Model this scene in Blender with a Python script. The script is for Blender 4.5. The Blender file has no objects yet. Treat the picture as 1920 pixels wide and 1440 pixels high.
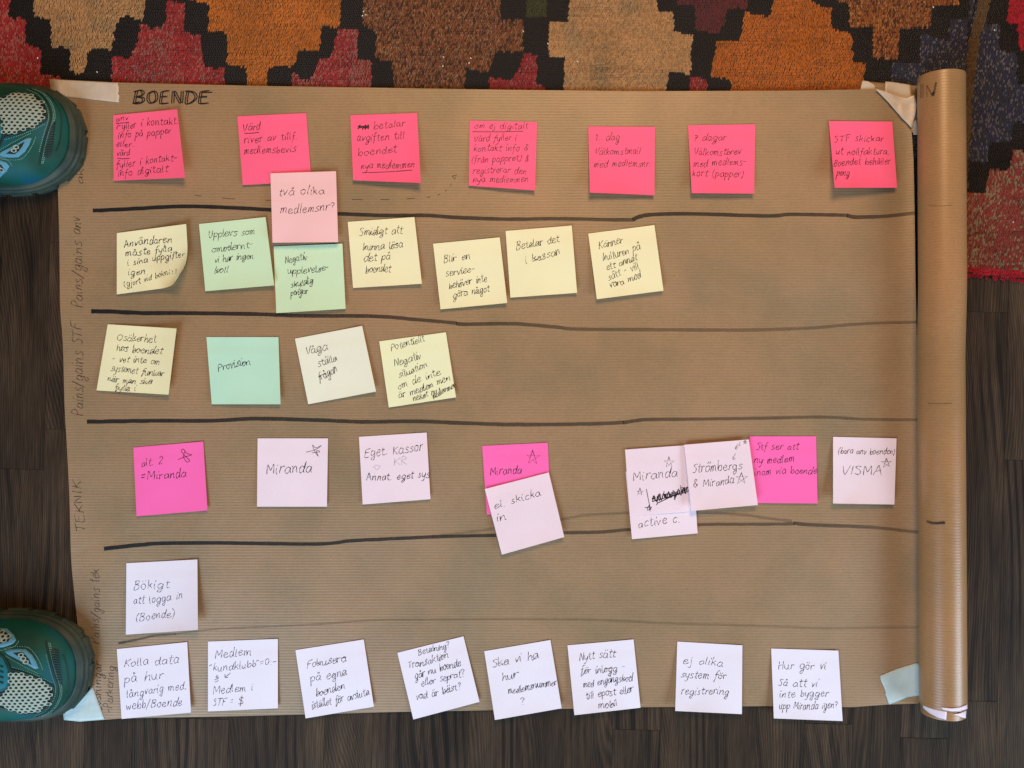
import bpy, bmesh, math, random
from mathutils import Vector, Matrix, noise
random.seed(7)
C = bpy.context.scene.collection
R = math.radians
# ---------------------------------------------------------------- camera, light
S = 0.000609            # metres on the floor per photograph pixel
H = 1.0                 # camera height
sc = bpy.context.scene
cam = bpy.data.objects.new('camera', bpy.data.cameras.new('camera'))
C.objects.link(cam); sc.camera = cam
cam.location = (0, 0, H)
cam.data.sensor_width = 36
cam.data.lens = 36 * H / (1920 * S)
cam.data.clip_start = 0.02; cam.data.clip_end = 50

w = bpy.data.worlds.new('World'); sc.world = w; w.use_nodes = True
w.node_tree.nodes['Background'].inputs[0].default_value = (0.66, 0.62, 0.62, 1)
w.node_tree.nodes['Background'].inputs[1].default_value = 0.11
sc.view_settings.view_transform = 'Standard'; sc.view_settings.look = 'None'
sc.view_settings.exposure = 0.0; sc.view_settings.gamma = 1

def area(name, loc, target, sx, sy, power, col):
    l = bpy.data.lights.new(name, 'AREA'); l.shape = 'RECTANGLE'; l.size = sx; l.size_y = sy
    l.energy = power; l.color = col
    o = bpy.data.objects.new(name, l); C.objects.link(o); o.location = loc
    o.rotation_euler = (Vector(target) - Vector(loc)).to_track_quat('-Z', 'Y').to_euler()
    return o
area('window_light', (-0.85, -1.55, 1.3), (0, -0.45, 0), 1.0, 1.2, 45, (0.60, 0.79, 1.0))
area('side_window_light', (1.75, -1.05, 1.0), (0.3, -0.3, 0), 1.0, 0.8, 35, (0.67, 0.84, 1.0))
area('ceiling_lamp_light', (0.15, 1.00, 1.35), (0.1, 0.35, 0), 0.5, 0.5, 20, (1.0, 0.57, 0.27))

def P(px, py, z=0.0):
    f = (H - z) / H
    return Vector(((px - 960) * S * f, (720 - py) * S * f, z))

# ---------------------------------------------------------------- helpers
def tag(o, label=None, cat=None, group=None, kind=None):
    if label: o['label'] = label
    if cat: o['category'] = cat
    if group: o['group'] = group
    if kind: o['kind'] = kind
    return o
def mesh_obj(name, verts, faces, mat=None, parent=None, smooth=False, cols=None, mats=None, fm=None):
    me = bpy.data.meshes.new(name); me.from_pydata([tuple(v) for v in verts], [], faces)
    if mat: me.materials.append(mat)
    if mats:
        for m in mats: me.materials.append(m)
        me.polygons.foreach_set('material_index', fm)
    if cols is not None:
        a = me.color_attributes.new('Col', 'FLOAT_COLOR', 'POINT')
        buf = []
        for c in cols: buf += list(c)
        a.data.foreach_set('color', buf)
    if smooth: me.polygons.foreach_set('use_smooth', [True] * len(me.polygons))
    me.update()
    o = bpy.data.objects.new(name, me); C.objects.link(o)
    if parent: o.parent = parent
    return o
def empty(name, loc=(0, 0, 0)):
    o = bpy.data.objects.new(name, None); C.objects.link(o); o.location = loc; o.empty_display_size = .02
    return o
def mat(name, col=(.5, .5, .5), rough=.6, spec=.3, metal=0):
    m = bpy.data.materials.new(name); m.use_nodes = True
    b = m.node_tree.nodes['Principled BSDF']
    b.inputs['Base Color'].default_value = (*col, 1); b.inputs['Roughness'].default_value = rough
    b.inputs['Specular IOR Level'].default_value = spec; b.inputs['Metallic'].default_value = metal
    return m, m.node_tree.nodes, m.node_tree.links, b
def N(ns, t, **kw):
    n = ns.new(t)
    for k, v in kw.items():
        if k.startswith('i_'): n.inputs[int(k[2:])].default_value = v
        else: setattr(n, k, v)
    return n
def ramp(ns, stops):
    n = ns.new('ShaderNodeValToRGB'); e = n.color_ramp.elements
    while len(e) < len(stops): e.new(0.5)
    for i, (p, c) in enumerate(stops): e[i].position = p; e[i].color = (*c, 1)
    return n
def s2l(r, g, b):
    f = lambda c: ((c / 255 + .055) / 1.055) ** 2.4 if c > 10 else c / 255 / 12.92
    return (f(r), f(g), f(b))
def mixc(ns, ls, a, b, fac, mode='MIX'):
    n = ns.new('ShaderNodeMix'); n.data_type = 'RGBA'; n.blend_type = mode
    for i, v in ((0, fac), (6, a), (7, b)):
        if isinstance(v, (int, float)): n.inputs[i].default_value = v
        elif isinstance(v, tuple): n.inputs[i].default_value = (*v, 1)
        else: ls.new(v, n.inputs[i])
    return n.outputs[2]
def mth(ns, ls, op, a, b=None, c=None):
    n = ns.new('ShaderNodeMath'); n.operation = op
    for i, v in enumerate((a, b, c)):
        if v is None: continue
        if isinstance(v, (int, float)): n.inputs[i].default_value = v
        else: ls.new(v, n.inputs[i])
    return n.outputs[0]

# ---------------------------------------------------------------- materials
def kraft_material(name, rough=.5, tint=(.72, .665, .585), ribk=.06, bmp=.28):
    m, ns, ls, b = mat(name, rough=rough, spec=.62)
    tc = N(ns, 'ShaderNodeTexCoord'); sp = N(ns, 'ShaderNodeSeparateXYZ'); ls.new(tc.outputs['Object'], sp.inputs[0])
    n0 = N(ns, 'ShaderNodeTexNoise'); n0.inputs['Scale'].default_value = 3; ls.new(tc.outputs['Object'], n0.inputs['Vector'])
    yy = mth(ns, ls, 'MULTIPLY_ADD', n0.outputs[0], 0.0012, sp.outputs[1])
    rib = mth(ns, ls, 'SINE', mth(ns, ls, 'MULTIPLY', yy, 2 * math.pi / 0.00318))
    # fibres: long horizontal flecks
    mp = N(ns, 'ShaderNodeMapping'); mp.inputs['Scale'].default_value = (90, 1400, 90); ls.new(tc.outputs['Object'], mp.inputs[0])
    nf = N(ns, 'ShaderNodeTexNoise'); nf.inputs['Scale'].default_value = 1; nf.inputs['Detail'].default_value = 4; ls.new(mp.outputs[0], nf.inputs['Vector'])
    ng = N(ns, 'ShaderNodeTexNoise'); ng.inputs['Scale'].default_value = 420; ng.inputs['Detail'].default_value = 3; ls.new(tc.outputs['Object'], ng.inputs['Vector'])
    nb = N(ns, 'ShaderNodeTexNoise'); nb.inputs['Scale'].default_value = 6.5; nb.inputs['Detail'].default_value = 5; nb.inputs['Roughness'].default_value = .6; ls.new(tc.outputs['Object'], nb.inputs['Vector'])
    t = tint
    base = ramp(ns, [(.36, (.325 * t[0], .245 * t[1], .140 * t[2])), (.52, (.40 * t[0], .278 * t[1], .158 * t[2])), (.66, (.44 * t[0], .295 * t[1], .172 * t[2]))])
    ls.new(nb.outputs[0], base.inputs[0])
    k = mth(ns, ls, 'MULTIPLY_ADD', rib, ribk, 0.95)
    k = mth(ns, ls, 'ADD', k, mth(ns, ls, 'MULTIPLY_ADD', nf.outputs[0], 0.30, -0.15))
    k = mth(ns, ls, 'ADD', k, mth(ns, ls, 'MULTIPLY_ADD', ng.outputs[0], 0.30, -0.15))
    vm = N(ns, 'ShaderNodeVectorMath', operation='SCALE'); ls.new(base.outputs[0], vm.inputs[0]); ls.new(k, vm.inputs['Scale'])
    ls.new(vm.outputs[0], b.inputs['Base Color'])
    hgt = mth(ns, ls, 'ADD', mth(ns, ls, 'MULTIPLY', rib, .5), mth(ns, ls, 'MULTIPLY', ng.outputs[0], .7))
    hgt = mth(ns, ls, 'ADD', hgt, mth(ns, ls, 'MULTIPLY', nb.outputs[0], 14.0))
    bp = N(ns, 'ShaderNodeBump'); bp.inputs['Strength'].default_value = bmp; bp.inputs['Distance'].default_value = .0003
    ls.new(hgt, bp.inputs['Height']); ls.new(bp.outputs[0], b.inputs['Normal'])
    return m
M_kraft = kraft_material('kraft_paper', .47)
M_kraft_roll = kraft_material('kraft_roll', .37, (.84, .66, .47), .05, .14)

def note_material(name, col, thin=0.0):
    m, ns, ls, b = mat(name, col, .62, .2)
    tc = N(ns, 'ShaderNodeTexCoord')
    n1 = N(ns, 'ShaderNodeTexNoise'); n1.inputs['Scale'].default_value = 22; n1.inputs['Detail'].default_value = 3; ls.new(tc.outputs['Object'], n1.inputs['Vector'])
    n2 = N(ns, 'ShaderNodeTexNoise'); n2.inputs['Scale'].default_value = 900; ls.new(tc.outputs['Object'], n2.inputs['Vector'])
    k = mth(ns, ls, 'ADD', mth(ns, ls, 'MULTIPLY_ADD', n1.outputs[0], .10, .95), mth(ns, ls, 'MULTIPLY_ADD', n2.outputs[0], .12, -.06))
    vm = N(ns, 'ShaderNodeVectorMath', operation='SCALE'); vm.inputs[0].default_value = col; ls.new(k, vm.inputs['Scale'])
    ls.new(vm.outputs[0], b.inputs['Base Color'])
    bp = N(ns, 'ShaderNodeBump'); bp.inputs['Strength'].default_value = .25; bp.inputs['Distance'].default_value = .0006
    ls.new(mth(ns, ls, 'ADD', n1.outputs[0], mth(ns, ls, 'MULTIPLY', n2.outputs[0], .12)), bp.inputs['Height']); ls.new(bp.outputs[0], b.inputs['Normal'])
    out = ns['Material Output']
    tr = N(ns, 'ShaderNodeBsdfTranslucent'); tr.inputs[0].default_value = (*col, 1)
    mx = N(ns, 'ShaderNodeMixShader'); mx.inputs[0].default_value = .12
    ls.new(b.outputs[0], mx.inputs[1]); ls.new(tr.outputs[0], mx.inputs[2])
    last = mx
    if thin:
        tp = N(ns, 'ShaderNodeBsdfTransparent'); m2 = N(ns, 'ShaderNodeMixShader'); m2.inputs[0].default_value = thin
        ls.new(mx.outputs[0], m2.inputs[1]); ls.new(tp.outputs[0], m2.inputs[2]); last = m2
    ls.new(last.outputs[0], out.inputs[0])
    return m
MN = {
 'hot': note_material('hot_pink_note', (1.0, .142, .29)),
 'mag': note_material('magenta_pink_note', (1.0, .16, .50)),
 'blush': note_material('blush_pink_note', (.92, .60, .62)),
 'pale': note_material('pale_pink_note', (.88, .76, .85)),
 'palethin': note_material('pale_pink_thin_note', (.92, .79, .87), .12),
 'palecool': note_material('cool_lit_pale_pink_note', (.84, .81, .91)),  # pale pink paper with the cool window light painted into its base colour
 'yel': note_material('yellow_note', (.88, .86, .54)),
 'lem': note_material('lemon_note', (.86, .90, .58)),
 'cream': note_material('cream_note', (.84, .88, .72)),
 'mint': note_material('mint_note', (.62, .84, .56)),
 'aqua': note_material('aqua_mint_note', (.52, .84, .66)),
}
def ink_material(name, col):
    m, ns, ls, b = mat(name, col, .45, .3)
    at = N(ns, 'ShaderNodeAttribute', attribute_name='Col')
    tc = N(ns, 'ShaderNodeTexCoord'); n1 = N(ns, 'ShaderNodeTexNoise'); n1.inputs['Scale'].default_value = 500; ls.new(tc.outputs['Object'], n1.inputs['Vector'])
    sp = N(ns, 'ShaderNodeSeparateColor'); ls.new(at.outputs['Color'], sp.inputs[0])
    a = mth(ns, ls, 'MULTIPLY', sp.outputs[0], mth(ns, ls, 'MULTIPLY_ADD', n1.outputs[0], .5, .75))
    a = mth(ns, ls, 'MINIMUM', a, 1.0)
    tp = N(ns, 'ShaderNodeBsdfTransparent'); mx = N(ns, 'ShaderNodeMixShader')
    ls.new(a, mx.inputs[0]); ls.new(tp.outputs[0], mx.inputs[1]); ls.new(b.outputs[0], mx.inputs[2]); ls.new(mx.outputs[0], ns['Material Output'].inputs[0])
    return m
M_ink = ink_material('pen_ink', (.012, .010, .022))
M_blueink = ink_material('blue_pen_ink', (.03, .03, .10))
M_marker = ink_material('marker_ink', (.010, .011, .014))
M_tape_w = None
def tape_material(name, col, a):
    m, ns, ls, b = mat(name, col, .42, .45)
    tc = N(ns, 'ShaderNodeTexCoord'); n1 = N(ns, 'ShaderNodeTexNoise'); n1.inputs['Scale'].default_value = 60; n1.inputs['Detail'].default_value = 6; ls.new(tc.outputs['Object'], n1.inputs['Vector'])
    bp = N(ns, 'ShaderNodeBump'); bp.inputs['Strength'].default_value = .8; bp.inputs['Distance'].default_value = .0015
    ls.new(n1.outputs[0], bp.inputs['Height']); ls.new(bp.outputs[0], b.inputs['Normal'])
    r = ramp(ns, [(.3, tuple(c * .86 for c in col)), (.7, col)]); ls.new(n1.outputs[0], r.inputs[0]); ls.new(r.outputs[0], b.inputs['Base Color'])
    tp = N(ns, 'ShaderNodeBsdfTransparent'); mx = N(ns, 'ShaderNodeMixShader'); mx.inputs[0].default_value = a
    ls.new(tp.outputs[0], mx.inputs[1]); ls.new(b.outputs[0], mx.inputs[2]); ls.new(mx.outputs[0], ns['Material Output'].inputs[0])
    return m
M_tape = tape_material('masking_tape', (.66, .58, .46), .80)
M_tape_cool = tape_material('masking_tape_pale', (.56, .70, .70), .80)

def wood_material():
    m, ns, ls, b = mat('dark_oak', rough=.62, spec=.12)
    tc = N(ns, 'ShaderNodeTexCoord'); oi = N(ns, 'ShaderNodeObjectInfo')
    cb = N(ns, 'ShaderNodeCombineXYZ')
    ls.new(mth(ns, ls, 'MULTIPLY', oi.outputs['Random'], 37.0), cb.inputs[0]); ls.new(mth(ns, ls, 'MULTIPLY', oi.outputs['Random'], 91.0), cb.inputs[1])
    ad = N(ns, 'ShaderNodeVectorMath', operation='ADD'); ls.new(tc.outputs['Object'], ad.inputs[0]); ls.new(cb.outputs[0], ad.inputs[1])
    # cathedral grain: stripes across the strip, bent by a stretched noise
    def nz(sx, sy, det, rough=.5):
        mp = N(ns, 'ShaderNodeMapping'); mp.inputs['Scale'].default_value = (sx, sy, 1); ls.new(ad.outputs[0], mp.inputs[0])
        n_ = N(ns, 'ShaderNodeTexNoise'); n_.inputs['Scale'].default_value = 1; n_.inputs['Detail'].default_value = det; n_.inputs['Roughness'].default_value = rough; ls.new(mp.outputs[0], n_.inputs['Vector']); return n_.outputs[0]
    sp = N(ns, 'ShaderNodeSeparateXYZ'); ls.new(ad.outputs[0], sp.inputs[0])
    w1 = nz(9, 1.6, 1.0); w2 = nz(55, 7, 2)
    xx = mth(ns, ls, 'ADD', sp.outputs[0], mth(ns, ls, 'MULTIPLY', w1, .11)); xx = mth(ns, ls, 'MULTIPLY_ADD', w2, .0045, xx)
    xx = mth(ns, ls, 'MULTIPLY_ADD', sp.outputs[1], .07, xx)
    fine = mth(ns, ls, 'SINE', mth(ns, ls, 'MULTIPLY', xx, 2 * math.pi / .0024))
    bold = mth(ns, ls, 'SINE', mth(ns, ls, 'MULTIPLY', xx, 2 * math.pi / .0125))
    bold = mth(ns, ls, 'SMOOTH_MAX', bold, -.1, .3)
    msk = mth(ns, ls, 'MULTIPLY_ADD', nz(16, 3, 2), 5.0, -2.3)
    cl = N(ns, 'ShaderNodeClamp'); ls.new(msk, cl.inputs[0]); msk = cl.outputs[0]
    pore = nz(620, 22, 4, .7); patchy = nz(35, 6, 3)
    f = mth(ns, ls, 'MULTIPLY_ADD', fine, .085, .52)
    f = mth(ns, ls, 'SUBTRACT', f, mth(ns, ls, 'MULTIPLY', mth(ns, ls, 'MULTIPLY', bold, msk), .30))
    f = mth(ns, ls, 'ADD', f, mth(ns, ls, 'MULTIPLY_ADD', pore, .75, -.375))
    f = mth(ns, ls, 'ADD', f, mth(ns, ls, 'MULTIPLY_ADD', patchy, .6, -.3))
    r = ramp(ns, [(.08, (.005, .0045, .004)), (.34, (.015, .010, .0065)), (.55, (.036, .0235, .0145)), (.85, (.085, .054, .031))])
    ls.new(f, r.inputs[0])
    k = mth(ns, ls, 'MULTIPLY_ADD', oi.outputs['Random'], .55, .80)
    vm = N(ns, 'ShaderNodeVectorMath', operation='SCALE'); ls.new(r.outputs[0], vm.inputs[0]); ls.new(k, vm.inputs['Scale'])
    ls.new(vm.outputs[0], b.inputs['Base Color'])
    bp = N(ns, 'ShaderNodeBump'); bp.inputs['Strength'].default_value = .6; bp.inputs['Distance'].default_value = .0006
    ls.new(f, bp.inputs['Height']); ls.new(bp.outputs[0], b.inputs['Normal'])
    return m
M_wood = wood_material()
M_sub, *_ = mat('subfloor_dark', (.006, .005, .004), .9, .1)

def yarn_material():
    m, ns, ls, b = mat('wool_yarn', rough=.85, spec=.12)
    at = N(ns, 'ShaderNodeAttribute', attribute_name='Col'); tc = N(ns, 'ShaderNodeTexCoord')
    n1 = N(ns, 'ShaderNodeTexNoise'); n1.inputs['Scale'].default_value = 1500; ls.new(tc.outputs['Object'], n1.inputs['Vector'])
    vm = N(ns, 'ShaderNodeVectorMath', operation='SCALE'); ls.new(at.outputs['Color'], vm.inputs[0]); ls.new(mth(ns, ls, 'MULTIPLY_ADD', n1.outputs[0], 1.1, .45), vm.inputs['Scale'])
    ls.new(vm.outputs[0], b.inputs['Base Color'])
    b.inputs['Sheen Weight'].default_value = .15
    return m
M_yarn = yarn_material()
M_rugbase, *_ = mat('rug_warp', (.02, .014, .010), .9, .1)

# ---------------------------------------------------------------- floor of oak strips
floor = tag(empty('floor'), kind='structure')
FA = R(-1.6)
def rotf(x, y): return (x * math.cos(FA) - y * math.sin(FA), x * math.sin(FA) + y * math.cos(FA))
sub = mesh_obj('subfloor', [(-1.4, -1.2, -.012), (1.4, -1.2, -.012), (1.4, 1.2, -.012), (-1.4, 1.2, -.012)], [(0, 1, 2, 3)], M_sub, floor)
PW = 90 * S
known = {7: [1360], 8: [1288, 625], 6: [], -11: [830], -12: [910], -13: [470]}
def plank(x0, x1, y0, y1):
    g = .00012; bv = .0004; zt = random.uniform(-.00006, .00006)
    x0 += g; x1 -= g; y0 += g; y1 -= g
    cx, cy = (x0 + x1) / 2, (y0 + y1) / 2
    v = []
    for (ix, z) in ((0, -.01), (0, zt - bv * .6), (bv, zt)):
        v += [(x0 + ix - cx, y0 + ix - cy, z), (x1 - ix - cx, y0 + ix - cy, z), (x1 - ix - cx, y1 - ix - cy, z), (x0 + ix - cx, y1 - ix - cy, z)]
    f = [(8, 9, 10, 11)]
    for a in (0, 4):
        for i in range(4): f.append((a + i, a + (i + 1) % 4, a + 4 + (i + 1) % 4, a + 4 + i))
    o = mesh_obj('plank', v, f, M_wood, floor)
    o.location = (*rotf(cx, cy), 0); o.rotation_euler = (0, 0, FA + random.choice((0, 0, math.pi)))
xs0 = (1731 - 960) * S        # a seam
rnd = random.Random(3)
for k in range(-22, 6):
    xl = xs0 + k * PW - .015
    if xl < -1.05 or xl > 1.05: continue
    cuts = []
    px = 960 + (xl + PW / 2) / S
    if 1700 < px < 1790: cuts = [1362, 627]
    elif 1790 < px < 1880: cuts = [1290, 560]
    elif -30 < px < 60: cuts = [905, 300]
    elif 60 < px < 150: cuts = [828, 478]
    elif 150 < px < 240: cuts = [1357]
    ys = sorted([(720 - c) * S for c in cuts])
    allc = [-1.0]
    if not ys:
        y = -1.0 + rnd.uniform(.1, .5)
        while y < .95:
            allc.append(y); y += rnd.uniform(.38, .62)
    else:
        if ys[0] > -.3: allc.append(ys[0] - rnd.uniform(.35, .5))
        allc += ys
        y = ys[-1] + rnd.uniform(.4, .6)
        while y < .9: allc.append(y); y += .5
    allc.append(1.0)
    for a, b_ in zip(allc, allc[1:]):
        plank(xl, xl + PW, a, b_)

# ---------------------------------------------------------------- kilim rug
rug = tag(empty('kilim_rug', P(960, 0)), 'worn kilim rug with stepped red, orange, beige, navy and black blocks', 'rug')
RO = Vector(rug.location)
RED = (.40, .028, .030); SAL = (.30, .06, .045)
BEI = (.52, .30, .125); ORA = (.56, .18, .018); BRO = (.28, .095, .028); NAV = (.030, .036, .056)
BLK = (.0055, .004, .0035); MAR = (.14, .022, .025); GRN = (.055, .060, .012); CRI = (.48, .012, .030); OLV = (.18, .115, .055)
rug_polys = [
 ('red_block', RED, .3, [(-320,-130),(26,-130),(24,0),(17,36),(52,37),(52,85),(82,97),(78,143),(115,146),(120,355),(-320,330)]),
 ('beige_block', BEI, .12, [(72,-130),(68,0),(66,33),(98,40),(100,90),(136,94),(133,136),(148,140),(162,142),(168,100),(178,92),(212,96),(219,60),(226,36),(245,32),(268,42),(274,20),(280,-130)]),
 ('red_block', RED, .45, [(317,3),(350,8),(346,65),(378,68),(384,125),(395,130),(423,130),(425,230),(205,230),(215,109),(224,108),(226,112),(249,110),(262,75),(266,48),(275,47),(288,60),(292,53),(305,53),(314,40)]),
 ('orange_block', ORA, .2, [(355,-130),(355,3),(394,11),(392,60),(428,65),(427,124),(464,129),(466,230),(500,230),(505,130),(528,126),(548,128),(556,122),(560,98),(575,95),(598,100),(606,55),(608,52),(636,54),(640,20),(650,-130)]),
 ('red_block', RED, .55, [(635,58),(672,60),(669,115),(698,118),(698,230),(549,230),(549,138),(560,143),(563,150),(580,154),(590,140),(602,110),(622,113)]),
 ('brown_block', BRO, .6, [(692,-130),(680,48),(708,65),(703,112),(737,117),(741,230),(868,230),(872,160),(875,125),(884,133),(917,139),(930,100),(980,99),(983,40),(940,40),(938,-130)]),
 ('green_block', GRN, .2, [(987,-130),(987,35),(1024,35),(1026,-130)]),
 ('red_block', RED, .2, [(985,104),(1008,106),(1004,160),(1020,165),(1020,230),(915,230),(918,149),(960,152),(975,125)]),
 ('beige_block', BEI, .15, [(1070,-130),(1068,3),(1065,44),(1030,42),(1028,108),(1058,112),(1055,230),(1248,230),(1251,136),(1293,142),(1297,70),(1262,62),(1260,25),(1231,24),(1230,-130)]),
 ('maroon_block', MAR, .25, [(1268,-130),(1268,12),(1301,12),(1303,58),(1345,65),(1358,45),(1362,18),(1400,20),(1404,-130)]),
 ('red_block', RED, .3, [(1292,148),(1323,150),(1322,230),(1290,230)]),
 ('orange_block', (.56,.165,.014), .18, [(1458,-130),(1450,3),(1440,35),(1395,26),(1385,80),(1343,78),(1331,147),(1367,151),(1370,230),(1612,230),(1614,160),(1621,122),(1596,120),(1595,67),(1565,60),(1556,50),(1557,18),(1520,8),(1518,-130)]),
 ('brown_block', (.36,.115,.024), .35, [(1572,-130),(1565,5),(1590,10),(1590,53),(1635,55),(1633,113),(1680,113),(1684,57),(1742,54),(1745,15),(1795,12),(1798,-130)]),
 ('navy_block', NAV, .6, [(1832,-130),(1820,38),(1778,42),(1775,78),(1723,66),(1722,120),(1670,120),(1668,300),(1800,300),(1803,150),(1810,70),(1828,-130)]),
 ('navy_block', NAV, .6, [(1858,-130),(1846,48),(1872,48),(1871,98),(1902,104),(1904,160),(2200,175),(2200,240),(1897,232),(1890,270),(1853,268),(1848,308),(1790,303),(1795,150),(1812,80),(1825,20),(1842,-130)]),
 ('crimson_block', CRI, .15, [(1897,-130),(1885,45),(1903,48),(1908,97),(2060,95),(2060,-130)]),
 ('salmon_block', SAL, .4, [(2200,290),(1895,283),(1890,315),(1880,322),(1852,317),(1845,363),(1740,360),(1740,494),(2200,535)]),
 ('crimson_edge', CRI, .2, [(1740,494),(2200,535),(2200,556),(1740,507)]),
]
STRIPE = [(1843,-130),(1858,-130),(1852,20),(1834,75),(1824,140),(1818,210),(1812,300),(1811,355),(1804,355),(1803,250),(1806,160),(1812,90),(1828,20)]
def inside(x, y, poly):
    r = False; j = len(poly) - 1
    for i in range(len(poly)):
        xi, yi = poly[i]; xj, yj = poly[j]
        if (yi > y) != (yj > y) and x < (xj - xi) * (y - yi) / (yj - yi + 1e-9) + xi: r = not r
        j = i
    return r
def edge_y(x): return 505 + (x - 1740) * .107 if x > 1500 else 479 + (x - 1500) * .085
bbs = [(min(p[0] for p in q[3]), max(p[0] for p in q[3]), min(p[1] for p in q[3]), max(p[1] for p in q[3])) for q in rug_polys]
groups = {}
rr = random.Random(11)
ZR = .0042
def add_stitch(buf, px, py, wd, ln, ang, col, z0=ZR, hh=.0011):
    V, F, K = buf
    n = len(V); c, s = math.cos(ang), math.sin(ang)
    def q(a, b, z):
        x = px + a * c - b * s; y = py + a * s + b * c
        V.append(P(x, y, 0).xy.to_3d() + Vector((0, 0, z)) - RO)
    for (a, b) in ((0, -ln * .56), (wd * .5, -ln * .28), (wd * .5, ln * .28), (0, ln * .56), (-wd * .5, ln * .28), (-wd * .5, -ln * .28)): q(a, b, z0 - .0004)
    q(0, -ln * .25, z0 + hh); q(0, ln * .25, z0 + hh * .85)
    K.extend([(*[k * .55 for k in col], 1)] * 0 + [(*col, 1)] * 8)
    F.extend([(n+0, n+1, n+6), (n+1, n+2, n+7, n+6), (n+2, n+3, n+7), (n+3, n+4, n+7), (n+4, n+5, n+6, n+7), (n+5, n+0, n+6)])
row = 0; y = -125.0
while y < 560:
    pitch = 4.5 
    vis_x0 = -320 if y < 205 else 1690
    x = vis_x0 + (1.57 if row % 2 else 0)
    xend = 2190
    while x < xend:
        if y < 205 or x > 1690:
            jx = x + 1.6 * noise.noise(Vector((x * .03, y * .03, 2))) + rr.uniform(-.6, .6)
            jy = y + 2.5 * noise.noise(Vector((x * .02, y * .05, 5))) + rr.uniform(-.8, .8)
            if jy < edge_y(jx) - 1:
                hit = None
                qx = jx + 3.2 * noise.noise(Vector((x * .09, y * .09, 9))); qy = jy + 3.0 * noise.noise(Vector((x * .09, y * .09, 19)))
                if inside(qx, qy, STRIPE): hit = -2
                else:
                    for i in range(len(rug_polys) - 1, -1, -1):
                        b = bbs[i]
                        if b[0] <= qx <= b[1] and b[2] <= qy <= b[3] and inside(qx, qy, rug_polys[i][3]): hit = i; break
                if hit == -2: nm, col, sp = 'olive_cord', OLV, .3
                elif hit is None: nm, col, sp = 'black_outline', BLK, .35
                else: nm, col, sp = rug_polys[hit][0], rug_polys[hit][1], rug_polys[hit][2]
                lowf = noise.noise(Vector((x * .012, y * .012, 3 + (hit or 0))))
                band = noise.noise(Vector((x * .004, y * .16, 31)))
                k = .70 * (1 + .22 * lowf + .16 * band + rr.uniform(-.24, .24))
                c = [v * k for v in col]
                if nm.startswith('red') or nm.startswith('salmon'):
                    if rr.random() < sp * (.8 + 1.2 * noise.noise(Vector((x * .02, y * .006, 77)))): c = [c[0] * 1.05, c[1] * 3.4 + .02, c[2] * 2.6 + .015]
                elif nm.startswith('brown'):
                    t = rr.random()
                    if t < .22: c = [v * .35 for v in c]
                    elif t < .40: c = [c[0] * 1.35, c[1] * 1.9, c[2] * 2.6]
                elif nm.startswith('navy'):
                    t = rr.random()
                    if t < .22: c = [v * k for v in (.14, .13, .145)]
                    elif t < .45: c = [.018, .02, .06]
                elif nm.startswith('beige'):
                    g = max(0, noise.noise(Vector((x * .02, y * .03, 50)))) ; c = [c[0] * (1 - .35 * g), c[1] * (1 - .2 * g), c[2] * (1 - .05 * g)]
                ang = .22 + .5 * noise.noise(Vector((x * .011, y * .011, 8))) 
                if row % 2: ang *= .6
                key = (nm, hit)
                buf = groups.setdefault(key, ([], [], []))
                big = 1.3 if nm.startswith('beige') and x > 1000 else 1
                hh = .0022 if hit == -2 else .0011
                add_stitch(buf, jx, jy, 3.0 * big, 7.0 * (1 + .2 * (big - 1)), ang, c, hh=hh)
        x += 3.15
    y += pitch; row += 1
for (nm, hit), (V, F, K) in groups.items():
    o = mesh_obj(nm, V, F, M_yarn, rug, cols=K); o['kind'] = 'stuff'
# frayed tufts along the lower edge
buf = ([], [], [])
for i in range(420):
    x = rr.uniform(1700, 2190); yb = edge_y(x)
    k = rr.uniform(.6, 1.2)
    add_stitch(buf, x, yb + rr.uniform(-2, 5) + 3 * noise.noise(Vector((x * .05, 0, 0))), 2.6, rr.uniform(7, 13), rr.uniform(-.5, .5), [v * k * .6 for v in CRI], z0=.0028)
o = mesh_obj('edge_fringe', *buf[:2], M_yarn, rug, cols=buf[2]); o['kind'] = 'stuff'
# woollen warp sheet that carries the stitches
V = []; F = []
xs = [-1.0 + i * .05 for i in range(41)]
for x in xs:
    px = 960 + x / S
    for z in (.0002, .004):
        V += [Vector((x, .522, z)) - RO, Vector((x, (720 - edge_y(px)) * S, z)) - RO]
for i in range(len(xs) - 1):
    a = i * 4; b = a + 4
    F += [(a+3, b+3, b+2, a+2), (a+1, b+1, b+3, a+3), (a, a+2, b+2, b), (a, b, b+1, a+1)]
F += [(0, 1, 3, 2), (len(V) - 4, len(V) - 2, len(V) - 1, len(V) - 3)]
mesh_obj('warp_backing', V, F, M_rugbase, rug)
# lint caught in the wool
buf = ([], [], [])
for (x, y) in [(683,25),(687,31),(681,33),(832,110),(883,112),(880,121),(1027,85),(1082,118),(186,138),(831,127),(981,62),(1746,17),(75,112),(1895,418),(1860,60)]:
    add_stitch(buf, x, y, 2.2, 3.4, rr.uniform(-1, 1), (.7, .66, .62), z0=.0056, hh=.0006)
mesh_obj('lint_fleck', *buf[:2], M_yarn, rug, cols=buf[2])['kind'] = 'stuff'

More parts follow.
